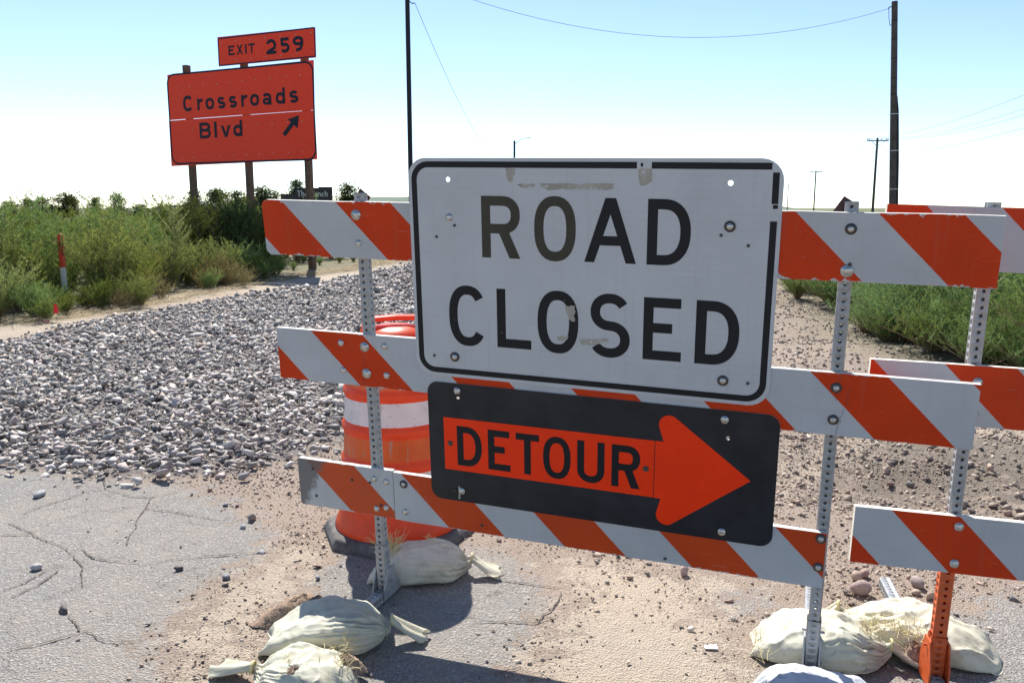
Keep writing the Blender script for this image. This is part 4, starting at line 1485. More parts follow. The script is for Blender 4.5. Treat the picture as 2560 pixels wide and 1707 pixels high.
# moulded handle across the top, over a dished lid
mb = MB()
hp = [(-0.15, 0.0, 0.93), (-0.148, 0, 0.985), (-0.135, 0, 1.03), (-0.10, 0, 1.048), (0.0, 0, 1.052), (0.10, 0, 1.048), (0.135, 0, 1.03), (0.148, 0, 0.985), (0.15, 0, 0.93)]
n = len(hp)
vs, fs = [], []
for i, p in enumerate(hp):
    a, b = Vector(hp[max(0, i - 1)]), Vector(hp[min(n - 1, i + 1)])
    d = (b - a).normalized()
    nn = Vector((-d.z, 0, d.x))
    for (hy, hn) in ((-0.03, -0.012), (0.03, -0.012), (0.03, 0.012), (-0.03, 0.012)):
        q = Vector(p) + nn * hn + Vector((0, hy, 0))
        vs.append(q)
for i in range(n - 1):
    for k in range(4): fs.append((i * 4 + k, i * 4 + (k + 1) % 4, i * 4 + 4 + (k + 1) % 4, i * 4 + 4 + k))
mb.add(vs, fs)
o = mb.build('handle', M['drum'], drum)
bv = o.modifiers.new('b', 'BEVEL'); bv.width = 0.006; bv.segments = 2
mb = MB()
mb.lathe([(0.172, 0.941), (0.165, 0.972), (0.138, 1.000), (0.08, 1.016), (0.0005, 1.018)], 32)
mb.build('lid_dome', M['drum'], drum)
# rubber base: heavy eight sided ring
mb = MB()
no = 8
ring = []
for (r, z) in ((0.372, 0.0), (0.372, 0.022), (0.352, 0.050), (0.30, 0.056), (0.285, 0.056), (0.285, 0.0)):
    ring.append([(r * math.cos(math.radians(22.5 + 45 * k)), r * math.sin(math.radians(22.5 + 45 * k)), z) if r > 0.3 else (r * math.cos(math.radians(22.5 + 45 * k)) * 1.0, r * math.sin(math.radians(22.5 + 45 * k)), z) for k in range(no)])
vs = [p for r_ in ring for p in r_]
fs = [(i * no + k, i * no + (k + 1) % no, (i + 1) * no + (k + 1) % no, (i + 1) * no + k) for i in range(len(ring) - 1) for k in range(no)]
mb.add(vs, fs)
o = mb.build('rubber_base', M['rubber'], drum)
bv = o.modifiers.new('b', 'BEVEL'); bv.width = 0.008; bv.segments = 2
o['label'] = 'dusty black eight sided rubber base'

# ------------------------------------------------------------------ sandbags
def sandbag(name, a, k, width, height, label, mat='bag', seed=0, tail=0.12, tail_dir=None, bend=0.0, lump=0.013, seam=True, tail_w=0.05, knot_z=0.05, sag=None):
    """a: seam end on the ground, k: tied end; pillow shape with creases drawn to the knot"""
    r = np.random.default_rng(seed)
    a, k = np.array(a, float), np.array(k, float)
    ax = k - a
    L = np.hypot(*ax)
    ax /= L
    px = np.array([-ax[1], ax[0]])
    NS, NT_ = 110, 128
    S_ = np.linspace(0, 1, NS)
    T_ = np.linspace(0, 2 * math.pi, NT_, endpoint=False)
    s, t = np.meshgrid(S_, T_, indexing='ij')
    wid = width / 2 * np.clip(1 - np.abs(2 * s * 0.94 - 0.90) ** 3.4, 0, 1) ** 0.55
    wid = np.where(s < 0.42, np.maximum(wid, width / 2 * (0.60 + 0.40 * np.sin(np.clip(s / 0.42, 0, 1) * math.pi / 2))), wid)
    knot = np.clip((s - 0.72) / 0.28, 0, 1)
    wid = wid * (1 - knot ** 2.2) + 0.018 * knot ** 2.2
    hh = height * np.sin(np.clip(s * 1.02, 0, 1) * math.pi) ** 0.55
    hh = np.where(s > 0.5, height * (1 - np.clip((s - 0.5) / 0.5, 0, 1) ** 3.0), hh)
    hh = hh * (1 - knot ** 3) + 0.036 * knot ** 3 + 0.002
    ph = r.uniform(0, 6.28, 6)
    wr = np.zeros_like(s)
    for i in range(NS):
        for j in range(NT_):
            if S_[i] < 0.28: continue
            th = T_[j]
            q = Vector((math.cos(th) * 3.0, math.sin(th) * 3.0, S_[i] * 1.1 + seed * 3.7))
            n1 = abs(mnoise.noise(q))
            n2 = abs(mnoise.noise(q * 2.1 + Vector((4, 1, 0))))
            wr[i, j] = 0.5 - 1.9 * max(0.0, 1 - n1 * 4.5) ** 1.5 + 0.35 - 1.1 * max(0.0, 1 - n2 * 4.0) ** 1.5
    fall = (np.clip((s - 0.28) / 0.65, 0, 1) ** 1.9) * (0.55 + 0.9 * np.abs(np.sin(t * 1.5 + ph[0])) )
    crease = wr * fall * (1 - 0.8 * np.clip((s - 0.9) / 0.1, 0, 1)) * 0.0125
    cx, cz = np.cos(t), np.sin(t)
    e = 0.70
    X = np.sign(cx) * np.abs(cx) ** e * (wid + crease)
    Zr = np.sign(cz) * np.abs(cz) ** e
    Zc = np.where(Zr >= 0, hh * 0.40 + Zr * (hh * 0.60 + crease), hh * 0.40 + Zr * hh * 0.42)
    Zc = Zc + knot ** 2 * (knot_z - 0.018)
    along = s * L + 0.012 * np.sin(t * 2 + ph[1]) * (1 - s)
    bendv = bend * np.sin(s * math.pi)
    PX = a[0] + ax[0] * along + px[0] * (X + bendv)
    PY = a[1] + ax[1] * along + px[1] * (X + bendv)
    V = np.stack([PX, PY, Zc], -1).reshape(-1, 3)
    # lumps and dents
    st = np.zeros(len(V))
    for i in range(len(V)):
        q = Vector(V[i])
        d = mnoise.noise(q * 9 + Vector((seed, 0, 0))) * lump + mnoise.noise(q * 24 + Vector((0, seed, 0))) * lump * 0.35
        dent = mnoise.noise(q * 6.0 + Vector((seed * 3.1, 5, 0)))
        V[i, 2] += (d - max(0, dent - 0.25) * lump * 2.2) * min(1, V[i, 2] / 0.05)
        V[i, :2] += np.array([mnoise.noise(q * 8 + Vector((3, seed, 1))), mnoise.noise(q * 8 + Vector((9, seed, 4)))]) * lump * 0.7
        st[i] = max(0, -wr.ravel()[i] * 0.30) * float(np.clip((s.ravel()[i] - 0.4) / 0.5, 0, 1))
    # folds in the slack cloth
    for i in range(len(V)):
        q = Vector(V[i])
        w1 = 1 - abs(mnoise.noise(Vector((q.x * 7 + q.z * 10, q.y * 12, q.z * 8)) + Vector((seed * 2.3, 1, 7)))) * 2
        w2 = 1 - abs(mnoise.noise(Vector((q.x * 16, q.y * 13 + q.x * 6, q.z * 14)) + Vector((5, seed * 1.7, 2)))) * 2
        fold = (max(0, w1) ** 3 * 1.0 + max(0, w2) ** 3 * 0.45) * lump * 0.6
        V[i, 2] += (fold - lump * 0.2) * min(1, V[i, 2] / 0.04)
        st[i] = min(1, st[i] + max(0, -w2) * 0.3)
    V[:, 2] = np.maximum(V[:, 2], 0.002)
    if sag is not None:
        V[:, 2] *= sag
    c0 = V.mean(0); c0[2] = 0
    root = empty(name, (c0[0], c0[1], tz(c0[0], c0[1])))
    ii = np.arange(NS * NT_).reshape(NS, NT_)
    Fq = np.stack([ii[:-1, :].ravel(), np.roll(ii, -1, 1)[:-1, :].ravel(), np.roll(ii, -1, 1)[1:, :].ravel(), ii[1:, :].ravel()], 1)
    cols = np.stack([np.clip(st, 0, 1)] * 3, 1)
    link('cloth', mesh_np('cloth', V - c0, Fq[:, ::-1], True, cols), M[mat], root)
    # gathered tail beyond the knot
    if tail > 0:
        td = np.array(tail_dir, float) if tail_dir is not None else ax
        td = td / np.hypot(*td)
        tp = np.array([-td[1], td[0]])
        NS2, NT2 = 14, 28
        Vt = []
        for i in range(NS2):
            q = i / (NS2 - 1)
            w_ = 0.016 + (tail_w - 0.016) * q ** 0.8
            h_ = 0.015 * (1 - q * 0.45)
            zc = knot_z * (1 - q) ** 1.4 + 0.022
            for j in range(NT2):
                tt = 2 * math.pi * j / NT2
                rip = 1 + 0.32 * math.sin(5 * tt + ph[2]) + 0.18 * math.sin(9 * tt + ph[3])
                x_ = math.cos(tt) * w_
                z_ = math.sin(tt) * h_ * rip + 0.008 * math.sin(x_ * 130 + ph[0]) * q
                b_ = np.array(k) + td * (tail * q + 0.012 * math.sin(3 * tt + ph[4]) * q)
                Vt.append((b_[0] + tp[0] * x_, b_[1] + tp[1] * x_, max(0.003, zc + z_)))
        Vt = np.array(Vt) - c0
        ii = np.arange(NS2 * NT2).reshape(NS2, NT2)
        Ft = np.stack([ii[:-1, :].ravel(), np.roll(ii, -1, 1)[:-1, :].ravel(), np.roll(ii, -1, 1)[1:, :].ravel(), ii[1:, :].ravel()], 1)
        link('tied_tail', mesh_np('tied_tail', Vt, Ft[:, ::-1], True, np.zeros((len(Vt), 3)) + 0.15), M[mat], root)
        mb = MB()
        kk = np.array([k[0], k[1], knot_z + 0.02]) - c0
        pts = [(kk[0] + px[0] * 0.02 * math.cos(q) + ax[0] * 0.003 * q / 6, kk[1] + px[1] * 0.02 * math.cos(q) + ax[1] * 0.003 * q / 6, kk[2] + 0.02 * math.sin(q)) for q in np.linspace(0, 12.4, 40)]
        mb.tube(pts, 0.0026, 6)
        mb.build('tie_string', M['thread'], root)
    tag(root, label, 'sandbag', 'sandbags holding down the barricades')
    root['_c0'] = [float(q) for q in c0]
    return root


def threads(root, px_list, n, length, spread, z0, seed=0, name='frayed_threads', up=0.8):
    r = np.random.default_rng(seed)
    c0 = np.array(root['_c0'])
    for (wx, wy) in px_list:
        mb = MB()
        for i in range(n):
            p = np.array([wx + r.normal(0, spread), wy + r.normal(0, spread), z0 + r.normal(0, spread * 0.4)])
            d = np.array([r.normal(0, 0.6), r.normal(0, 0.5), abs(r.normal(up, 0.3))])
            d /= np.linalg.norm(d)
            l = length * r.uniform(0.4, 1.1)
            side = np.cross(d, r.normal(size=3)); side /= np.linalg.norm(side)
            pts = [p + d * l * q + side * l * 0.35 * q * q - np.array([0, 0, 0.25 * l * q * q]) - c0 for q in (0, 0.33, 0.66, 1)]
            mb.tube(pts, [0.0012, 0.0011, 0.0009, 0.0005], 4, cap=False)
        tag(mb.build(name, M['thread'], root), kind='stuff')


def sand_heap(root, wx, wy, wz, rx, ry, rz, seed=0, name='spilled_sand', dirv=0.0):
    r = np.random.default_rng(seed)
    c0 = np.array(root['_c0'])
    n, m = 14, 26
    V = []
    for i in range(n):
        q = i / (n - 1)
        for j in range(m):
            t = 2 * math.pi * j / m
            rr = q * (1 + 0.16 * math.sin(3 * t + seed) + 0.08 * math.sin(7 * t))
            x, y = rx * rr * math.cos(t), ry * rr * math.sin(t)
            z = rz * (1 - q ** 1.5) + r.normal(0, 0.0035)
            x, y = x * math.cos(dirv) - y * math.sin(dirv), x * math.sin(dirv) + y * math.cos(dirv)
            V.append((wx + x - c0[0], wy + y - c0[1], wz + z))
    ii = np.arange(n * m).reshape(n, m)
    Fq = np.stack([ii[:-1, :].ravel(), ii[1:, :].ravel(), np.roll(ii, -1, 1)[1:, :].ravel(), np.roll(ii, -1, 1)[:-1, :].ravel()], 1)
    return link(name, mesh_np(name, np.array(V), Fq, True), M['sand_fill'], root)


bagA = sandbag('sandbag', (-0.60, 3.36), (-0.175, 3.38), 0.26, 0.135, 'pale green sandbag tied at one end with a frayed tuft, behind the grey post', seed=1, tail=0.125, tail_dir=(0.95, -0.25), knot_z=0.055)
threads(bagA, [(-0.525, 3.36)], 80, 0.11, 0.022, 0.12, 2, up=1.2)
threads(bagA, [(-0.36, 3.40)], 12, 0.035, 0.012, 0.15, 3)
bagB = sandbag('sandbag', (-0.89, 2.79), (-0.44, 2.83), 0.28, 0.135, 'large pale green sandbag with a pointed empty corner, lying beside spilled sand', seed=5, tail=0.125, tail_dir=(0.98, -0.12), knot_z=0.06, tail_w=0.042)
sand_heap(bagB, -0.80, 2.99, 0.0, 0.19, 0.10, 0.095, 3)
sand_heap(bagB, -0.735, 2.955, 0.075, 0.05, 0.03, 0.035, 4, 'sand_crust')
threads(bagB, [(-0.58, 2.68)], 16, 0.04, 0.015, 0.075, 8)
bagC = sandbag('sandbag', (-0.52, 2.50), (-0.86, 2.56), 0.25, 0.105, 'torn white green sandbag with shreds and exposed coarse sand', seed=9, tail=0.15, tail_dir=(-0.93, 0.34), knot_z=0.03, lump=0.020, tail_w=0.05)
sand_heap(bagC, -0.555, 2.56, 0.03, 0.065, 0.055, 0.07, 6)
sand_heap(bagC, -0.70, 2.47, 0.075, 0.05, 0.03, 0.03, 7, 'sand_in_tear')
threads(bagC, [(-0.60, 2.56), (-0.55, 2.50), (-0.70, 2.50)], 26, 0.06, 0.03, 0.085, 11, up=0.3)
bagD = sandbag('sandbag', (0.87, 2.79), (1.305, 2.66), 0.29, 0.135, 'cream sandbag with a stitched rounded end around the grey post foot', seed=13, tail=0.10, tail_dir=(0.9, -0.35), lump=0.020, knot_z=0.055, tail_w=0.03)
threads(bagD, [(0.86, 2.72), (0.85, 2.62)], 16, 0.07, 0.03, 0.05, 12, up=0.4)
bagE = sandbag('sandbag', (1.68, 2.66), (1.225, 2.915), 0.27, 0.125, 'cream sandbag torn open beside the orange post', seed=17, tail=0.11, tail_dir=(-1, 0.1), lump=0.019, knot_z=0.07, tail_w=0.035)
threads(bagE, [(1.36, 2.70), (1.40, 2.68), (1.38, 2.74), (1.26, 2.74)], 42, 0.075, 0.028, 0.10, 13, up=0.35)
sand_heap(bagE, 1.385, 2.66, 0.03, 0.055, 0.045, 0.06, 8, 'sand_in_tear')
bagF = sandbag('sandbag', (1.17, 2.33), (0.72, 2.39), 0.28, 0.12, 'bluish white sandbag in the shade in front of the grey post', 'bag_white', seed=21, tail=0.12, tail_dir=(-0.95, 0.3), knot_z=0.04, tail_w=0.045)

# ------------------------------------------------------------------ big orange exit sign
K = 1.035
A1, A2 = np.array([-9.115553, 22.7]) * K, np.array([-4.75033, 20.6]) * K
eu = (A2 - A1) / np.linalg.norm(A2 - A1)
exit_sign = empty('exit_sign', (A1[0], A1[1], 0.0), math.atan2(eu[1], eu[0]))
tag(exit_sign, 'large orange sign reading EXIT 259 Crossroads Blvd on three timber posts', 'road sign')
def ex(u): return u * K
def ez(z): return (z - CAM_H) * K + CAM_H


def eletter(ch, u0, u1, z, H, s, par):
    letter(ch, ex(u0), ez(z), (u1 - u0) * K, H * K, s * K, -0.006, M['dark_letter'], par)


UPPER = [[(ex(0.03), ez(3.853)), (ex(4.85), ez(3.884)), (ex(4.875), ez(5.035)), (ex(0.05), ez(5.01))]]
LOWER = [[(ex(-0.01), ez(2.66)), (ex(4.875), ez(2.72)), (ex(4.85), ez(3.879)), (ex(0.005), ez(3.842))]]
pu = link('sign_panel', curve_panel('sign_panel', UPPER, 0.004, 0.0), M['far_orange'], exit_sign)
plw = link('sign_panel', curve_panel('sign_panel', LOWER, 0.004, 0.001), M['far_orange'], exit_sign)
pe = link('exit_panel', curve_panel('exit_panel', [[(ex(1.865), ez(5.095)), (ex(4.95), ez(5.085)), (ex(4.955), ez(5.775)), (ex(1.87), ez(5.805))]], 0.004, 0.0), M['far_orange'], exit_sign)
pe['label'] = 'narrow orange panel reading EXIT 259'
# borders
def eborder(x0, z0, x1, z1, r, w, par):
    me = curve_panel('border', [rrect(ex(x0), ez(z0), ex(x1), ez(z1), r), rrect(ex(x0) + w, ez(z0) + w, ex(x1) - w, ez(z1) - w, r - w)], 0.001, -0.005)
    return link('border', me, M['dark_letter'], par)
eborder(0.02, 2.70, 4.86, 5.025, 0.26, 0.045, exit_sign)
eborder(1.872, 5.098, 4.948, 5.78, 0.06, 0.032, pe)
for ch, a, b in (('C', .563, .90),): eletter(ch, a, b, 4.045, .40, .078, pu)
bz = 4.055
for i, (ch, a, b) in enumerate((('r', 1.06, 1.25), ('o', 1.35, 1.64), ('s', 1.76, 2.02), ('s', 2.15, 2.41), ('r', 2.56, 2.76), ('o', 2.85, 3.135), ('a', 3.25, 3.53), ('d', 3.67, 3.96), ('s', 4.10, 4.37))):
    eletter(ch, a, b, bz + 0.003 * i, .29 if ch != 'd' else .385, .074, pu)
for ch, a, b in (('B', 1.09, 1.47), ('l', 1.60, 1.685), ('v', 1.83, 2.15), ('d', 2.245, 2.545)):
    eletter(ch, a, b, 3.34 + 0.012 * (a - 1.09), .40 if ch != 'v' else .29, .076, plw)
for ch, a, b in (('E', 2.222, 2.42), ('X', 2.487, 2.693), ('I', 2.765, 2.815), ('T', 2.875, 3.078)):
    eletter(ch, a, b, 5.334, .23, .045, pe)
for ch, a, b in (('2', 3.44, 3.755), ('5', 3.875, 4.165), ('9', 4.268, 4.588)):
    eletter(ch, a, b, 5.264, .352, .075, pe)
apts = [(4.369, 3.78), (4.306, 3.469), (4.205, 3.56), (3.919, 3.296), (3.832, 3.368), (4.115, 3.628), (4.011, 3.70)]
me = curve_panel('arrow', [[(ex(a), ez(b)) for a, b in apts]], 0.001, -0.0045)
link('arrow', me, M['dark_letter'], plw)
PSZ = 0.155
for u, zt in ((0.62, 5.23), (2.585, 5.55), (4.50, 5.60)):
    mb = MB()
    mb.box((ex(u), 0.004 + 0.05 + PSZ / 2, (ez(zt) - 0.1) / 2), (PSZ, PSZ, ez(zt) + 0.1))
    o = mb.build('timber_post', M['wood_post'], exit_sign)
    bv = o.modifiers.new('b', 'BEVEL'); bv.width = 0.008
for z in (2.95, 3.6, 4.15, 4.75, 5.25, 5.62):
    mb = MB()
    x0 = 0.1 if z < 5.1 else 1.95
    mb.box((ex((x0 + 4.8) / 2), 0.03, ez(z)), (ex(4.8 - x0), 0.045, 0.06))
    mb.build('stringer', M['galv'], exit_sign)
EB = bolt_mesh('bolt', 0.013, 0.010)
EB.materials.append(M['bolt'])
for zr in (2.86, 3.58, 4.66):
    for k in range(10):
        bolt(EB, ex(0.42 + k * 0.445 + 0.03 * math.sin(k * 5)), -0.0062, ez(zr + 0.018 * k / 3), exit_sign)
for zr in (5.22, 5.66):
    for k in range(7): bolt(EB, ex(1.99 + k * 0.475), -0.0062, ez(zr), pe)

# ------------------------------------------------------------------ marker post, flag
mk = at_depth(150, 585, 13.6)
post = empty('marker_post', (mk[0], mk[1], tz(mk[0], mk[1])), 0.15)
tag(post, 'slim orange and white utility marker post standing in the weeds', 'marker post')
w_ = 0.047
def flatpost(z0, z1, round_top, mat, nm):
    mb = MB()
    n = 12
    prof = [(w_ * math.cos(math.pi * k / n), -0.016 * math.sin(math.pi * k / n)) for k in range(n + 1)]
    prof = prof + [(p[0] * 0.93, p[1] + 0.006) for p in reversed(prof)]
    zs = [z0, z1] if not round_top else [z0, z1 - 0.045, z1 - 0.03, z1 - 0.015, z1 - 0.004, z1]
    sc = [1, 1] if not round_top else [1, 1, 0.94, 0.76, 0.45, 0.12]
    vs = [(p[0] * k, p[1], z) for z, k in zip(zs, sc) for p in prof]
    m = len(prof)
    fs = [(i * m + j, i * m + (j + 1) % m, (i + 1) * m + (j + 1) % m, (i + 1) * m + j) for i in range(len(zs) - 1) for j in range(m)]
    mb.add(vs, fs, 0, True)
    return mb.build(nm, mat, post)
mk_or = simple_mat('orange_marker_plastic', (0.72, 0.06, 0.025), 0.4, 0, 0.5, 0.1, 10)
mk_wh = simple_mat('white_marker_plastic', (0.62, 0.62, 0.58), 0.5, 0, 0.4, 0.15, 10)
flatpost(0.605, mk[2], True, mk_or, 'orange_cap')
flatpost(-0.05, 0.60, False, mk_wh, 'white_shaft')
mb = MB()
zc = 0.80
for k in range(7):
    mb.add([(0.008, -0.0185, zc), (0.028, -0.0165, zc), (0.028, -0.0165, zc + 0.026), (0.008, -0.0185, zc + 0.026)], [(0, 1, 2, 3)])
    zc += 0.036
mb.build('printed_marks', M['black_vinyl'], post)

fl_p = at_depth(139, 765, 11.3)
flag = empty('marker_flag', (fl_p[0], fl_p[1], 0))
tag(flag, 'small bright red survey flag on a wire in front of the weeds', 'flag')
mb = MB(); mb.tube([(0, 0, 0), (0.01, 0, 0.30)], 0.002, 5); mb.build('wire', M['galv'], flag)
mb = MB()
zz0 = 0.14
vs, fs = [], []
for i in range(6):
    for j in range(5):
        x, z = (i / 5 - 0.5) * 0.075 * (1 - 0.45 * j / 4), zz0 + 0.125 * j / 4
        vs.append((x, 0.012 * math.sin(i * 1.4 + j * .7) - 0.01, z))
for i in range(5):
    for j in range(4): fs.append((i * 5 + j, i * 5 + 5 + j, i * 5 + 6 + j, i * 5 + j + 1))
mb.add(vs, fs, 0, True)
mb.build('cloth', simple_mat('red_flag_plastic', (0.85, 0.02, 0.03), 0.5), flag)

def scrap(px, py, w, col, label, seed):
    g = G(px, py)
    r = np.random.default_rng(seed)
    n = 7
    V = [(g[0] + (i / (n - 1) - .5) * w + r.normal(0, w * .04), g[1] + (j / (n - 1) - .5) * w * .6 + r.normal(0, w * .04), tz(g[0], g[1]) + 0.006 + abs(r.normal(0, w * .09))) for j in range(n) for i in range(n)]
    Fq = [(j * n + i, j * n + i + 1, j * n + n + i + 1, j * n + n + i) for j in range(n - 1) for i in range(n - 1)]
    o = link('litter', mesh_np('litter', np.array(V), np.array(Fq)), simple_mat('litter_sheet', col, 0.6))
    tag(o, label, 'litter')
scrap(1777, 1621, 0.045, (0.75, 0.74, 0.72), 'small crumpled white scrap on the sand left of the cream sandbag', 1)
scrap(110, 809, 0.16, (0.75, 0.25, 0.22), 'flattened pale red scrap at the edge of the thicket', 2)
scrap(235, 762, 0.30, (0.30, 0.09, 0.05), 'rust red crumpled scrap under the weeds', 3)

# ------------------------------------------------------------------ weeds
def leaves(P, D, ln, wd, r, up=0.3):
    """thin leaf quads at points P along directions D"""
    n = len(P)
    d = D + r.normal(0, 0.45, (n, 3)) + np.array([0, 0, up])
    d /= np.linalg.norm(d, axis=1)[:, None]
    s = np.cross(d, r.normal(size=(n, 3)))
    s /= np.linalg.norm(s, axis=1)[:, None] + 1e-9
    l = (ln * r.uniform(0.6, 1.3, n))[:, None]
    w = (wd * r.uniform(0.7, 1.3, n))[:, None]
    V = np.stack([P, P + d * l * 0.45 + s * w * 0.5, P + d * l, P + d * l * 0.45 - s * w * 0.5], 1).reshape(-1, 3)
    return V, np.arange(n * 4).reshape(n, 4)


def weed_mesh(seed, H, R, nst, nbr, nlf, ln, wd, lean=0.55, cone=False, blen=0.30, tipy=0.25, droop=0.0):
    r = np.random.default_rng(seed)
    P, D, T = [], [], []
    stems = MB()
    for i in range(nst):
        a = r.uniform(0, 2 * math.pi)
        q = r.random() ** 0.6 if nst > 1 else 0
        top = np.array([math.cos(a) * R * q, math.sin(a) * R * q, H * r.uniform(0.72, 1.06) * (1 - 0.35 * q)])
        b0 = np.array([math.cos(a) * 0.05 * q, math.sin(a) * 0.05 * q, 0])
        ctrl = np.array([top[0] * lean * 0.6, top[1] * lean * 0.6, top[2] * 0.55])
        def pt(u): return b0 * (1 - u) ** 2 + 2 * ctrl * u * (1 - u) + top * u * u
        stems.tube([pt(u) for u in (0, .3, .6, .85, 1)], [0.006, 0.005, 0.0035, 0.002, 0.001], 4, cap=False)
        for j in range(nbr):
            u = r.uniform(0.10, 1.0) if not cone else (j + 0.5) / nbr
            p0 = pt(u)
            ta = r.uniform(0, 2 * math.pi)
            bl = blen * H * (1.05 - 0.75 * u) * r.uniform(0.6, 1.2) if cone else blen * r.uniform(0.5, 1.2) * (1.15 - 0.6 * u)
            dirv = np.array([math.cos(ta) * 0.85, math.sin(ta) * 0.85, r.uniform(0.35, 1.0)])
            dirv /= np.linalg.norm(dirv)
            uu = r.random(nlf)
            pp = p0 + dirv * (bl * uu)[:, None] + np.array([0, 0, 1]) * ((0.25 - droop) * bl * uu ** 2)[:, None]
            P.append(pp)
            D.append(np.tile(dirv * 0.9, (nlf, 1)))
            T.append(np.clip(0.5 * u + 0.5 * uu, 0, 1))
            if cone or j % 3 == 0:
                e = p0 + dirv * bl + np.array([0, 0, (0.25 - droop) * bl])
                m_ = p0 + dirv * bl * .5 + np.array([0, 0, (0.25 - droop) * bl * .25])
                stems.tube([p0, m_, e], [0.003, 0.002, 0.0008], 3, cap=False)
    P, D, T = np.vstack(P), np.vstack(D), np.concatenate(T)
    P[:, 2] = np.maximum(P[:, 2], 0.01)
    V, Fq = leaves(P, D, ln, wd, r)
    c = np.zeros((len(P), 3))
    c[:, 0] = np.clip(r.normal(0.5, 0.28, len(P)), 0, 1)
    c[:, 1] = np.clip((T - 0.55) * 1.6, 0, 1) * r.random(len(P)) * tipy * 2
    me = mesh_np('foliage', V, Fq, False, np.repeat(c, 4, 0))
    sm = stems.mesh('stems')
    sm.materials.append(M['stem'])
    return me, sm


PROTO = {}
for key, args, mat in (
    ('tallA', (31, 1.45, 0.62, 26, 11, 30, 0.055, 0.0075), 'leaf'),
    ('tallB', (32, 1.55, 0.55, 24, 12, 30, 0.055, 0.0075), 'leaf'),
    ('tallC', (33, 1.30, 0.70, 26, 11, 30, 0.050, 0.0075), 'leaf_yellow'),
    ('midA', (34, 0.90, 0.55, 24, 11, 28, 0.045, 0.0065), 'leaf_yellow'),
    ('midB', (35, 0.75, 0.55, 24, 11, 28, 0.045, 0.0065), 'leaf'),
    ('dry', (36, 0.70, 0.50, 20, 9, 20, 0.05, 0.006), 'leaf_dry'),
    ('low', (37, 0.62, 0.62, 40, 10, 34, 0.038, 0.0042), 'leaf_right'),
    ('lowB', (38, 0.55, 0.70, 40, 10, 34, 0.040, 0.0042), 'leaf_right'),
):
    PROTO[key] = (*weed_mesh(*args), mat)
PROTO['cone'] = (*weed_mesh(41, 1.60, 0.0, 1, 85, 80, 0.035, 0.008, cone=True, blen=0.42, tipy=0.6), 'leaf_pale')
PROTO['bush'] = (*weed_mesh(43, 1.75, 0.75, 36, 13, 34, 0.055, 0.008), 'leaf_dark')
PROTO['wisp'] = (*weed_mesh(42, 1.95, 0.28, 5, 16, 16, 0.035, 0.006, blen=0.22), 'leaf')
for k, v in PROTO.items(): v[0].materials.append(M[v[2]])


def plant(key, x, y, s, label, group, name='weed_plant', rz=None, cat='weed', sz=1.0):
    fm, sm, _ = PROTO[key]
    e = empty(name, (x, y, tz(x, y) - 0.01), rng.uniform(0, 6.28) if rz is None else rz)
    e.scale = (s, s, s * sz)
    link('foliage', fm, None, e)
    link('stems', sm, None, e)
    return tag(e, label, cat, group)


wr_ = np.random.default_rng(77)
LBL = {'tallA': 'tall feathery green weed in the thicket below the orange exit sign', 'tallB': 'tall upright green weed in the thicket below the orange exit sign', 'tallC': 'tall yellow green weed in the thicket below the orange exit sign',
       'midA': 'knee high yellowing weed along the front of the thicket', 'midB': 'knee high green weed along the front of the thicket', 'dry': 'dry tan weed along the front of the thicket', 'wisp': 'thin tall wispy weed rising above the thicket'}
# rows along the edge of the gravel, low in front, tall behind
EDGE = np.array([(-9.4, 8.8), G(0, 812), G(268, 775), G(505, 730), G(700, 694), G(900, 668), (-3.6, 27)])
def edge_pt(t):
    seg = np.linalg.norm(np.diff(EDGE, axis=0), axis=1)
    c = np.concatenate([[0], np.cumsum(seg)])
    d = t * c[-1]
    i = min(len(seg) - 1, int(np.searchsorted(c, d, 'right') - 1))
    u = (d - c[i]) / seg[i]
    p = EDGE[i] + (EDGE[i + 1] - EDGE[i]) * u
    e = (EDGE[i + 1] - EDGE[i]) / seg[i]
    return p, np.array([-e[1], e[0]])
ROWS = [(-0.05, ['dry', 'midB', 'dry'], 0.7, 0.55), (0.25, ['midB', 'midA', 'dry', 'dry'], 0.5, 0.8), (0.65, ['midA', 'midB', 'dry', 'midA', 'midB', 'tallC'], 0.5, 1.1), (1.15, ['tallC', 'midA', 'tallA', 'tallC'], 0.6, 0.85), (1.8, ['tallA', 'tallC', 'tallB'], 0.65, 1.0), (2.6, ['tallA', 'tallB', 'tallC'], 0.75, 1.08), (3.6, ['tallA', 'tallB', 'tallC'], 0.85, 1.12), (4.8, ['tallB', 'tallA', 'tallC'], 1.0, 1.12), (6.4, ['tallB', 'tallC', 'tallA'], 1.2, 1.12), (8.5, ['tallB', 'tallC', 'tallA'], 1.5, 1.12)]
seglen = float(np.sum(np.linalg.norm(np.diff(EDGE, axis=0), axis=1)))
for off, kinds, step, sc in ROWS:
    n = int(seglen / step)
    for i in range(n):
        p, nn = edge_pt((i + wr_.uniform(0.1, 0.9)) / n)
        q = p + nn * (off + wr_.normal(0, 0.18))
        if abs(q[0]) > 0.617 * q[1] * 1.06 + 0.9: continue
        if q[1] > 18.6 and off < 2.0 and q[0] > -6.3: continue
        kk = kinds[wr_.integers(len(kinds))]
        if q[0] > -6.2 and q[1] > 20:
            kk = ['midA', 'midB'][wr_.integers(2)]
        s = sc * wr_.uniform(0.92, 1.28)
        if 415 < 1280 + F_PX * q[0] / q[1] < 495 and q[1] < 17.2: continue
        # keep the marker post and the sign's right post in view
        dpx = abs(q[0] / q[1] - mk[0] / mk[1])
        if dpx < 0.055 and q[1] < mk[1] + 0.3:
            kk, s = 'midB', (0.5 if dpx < 0.03 else 0.7)
        plant(kk, q[0], q[1], s, LBL[kk], 'weeds in the thicket beside the gravel')
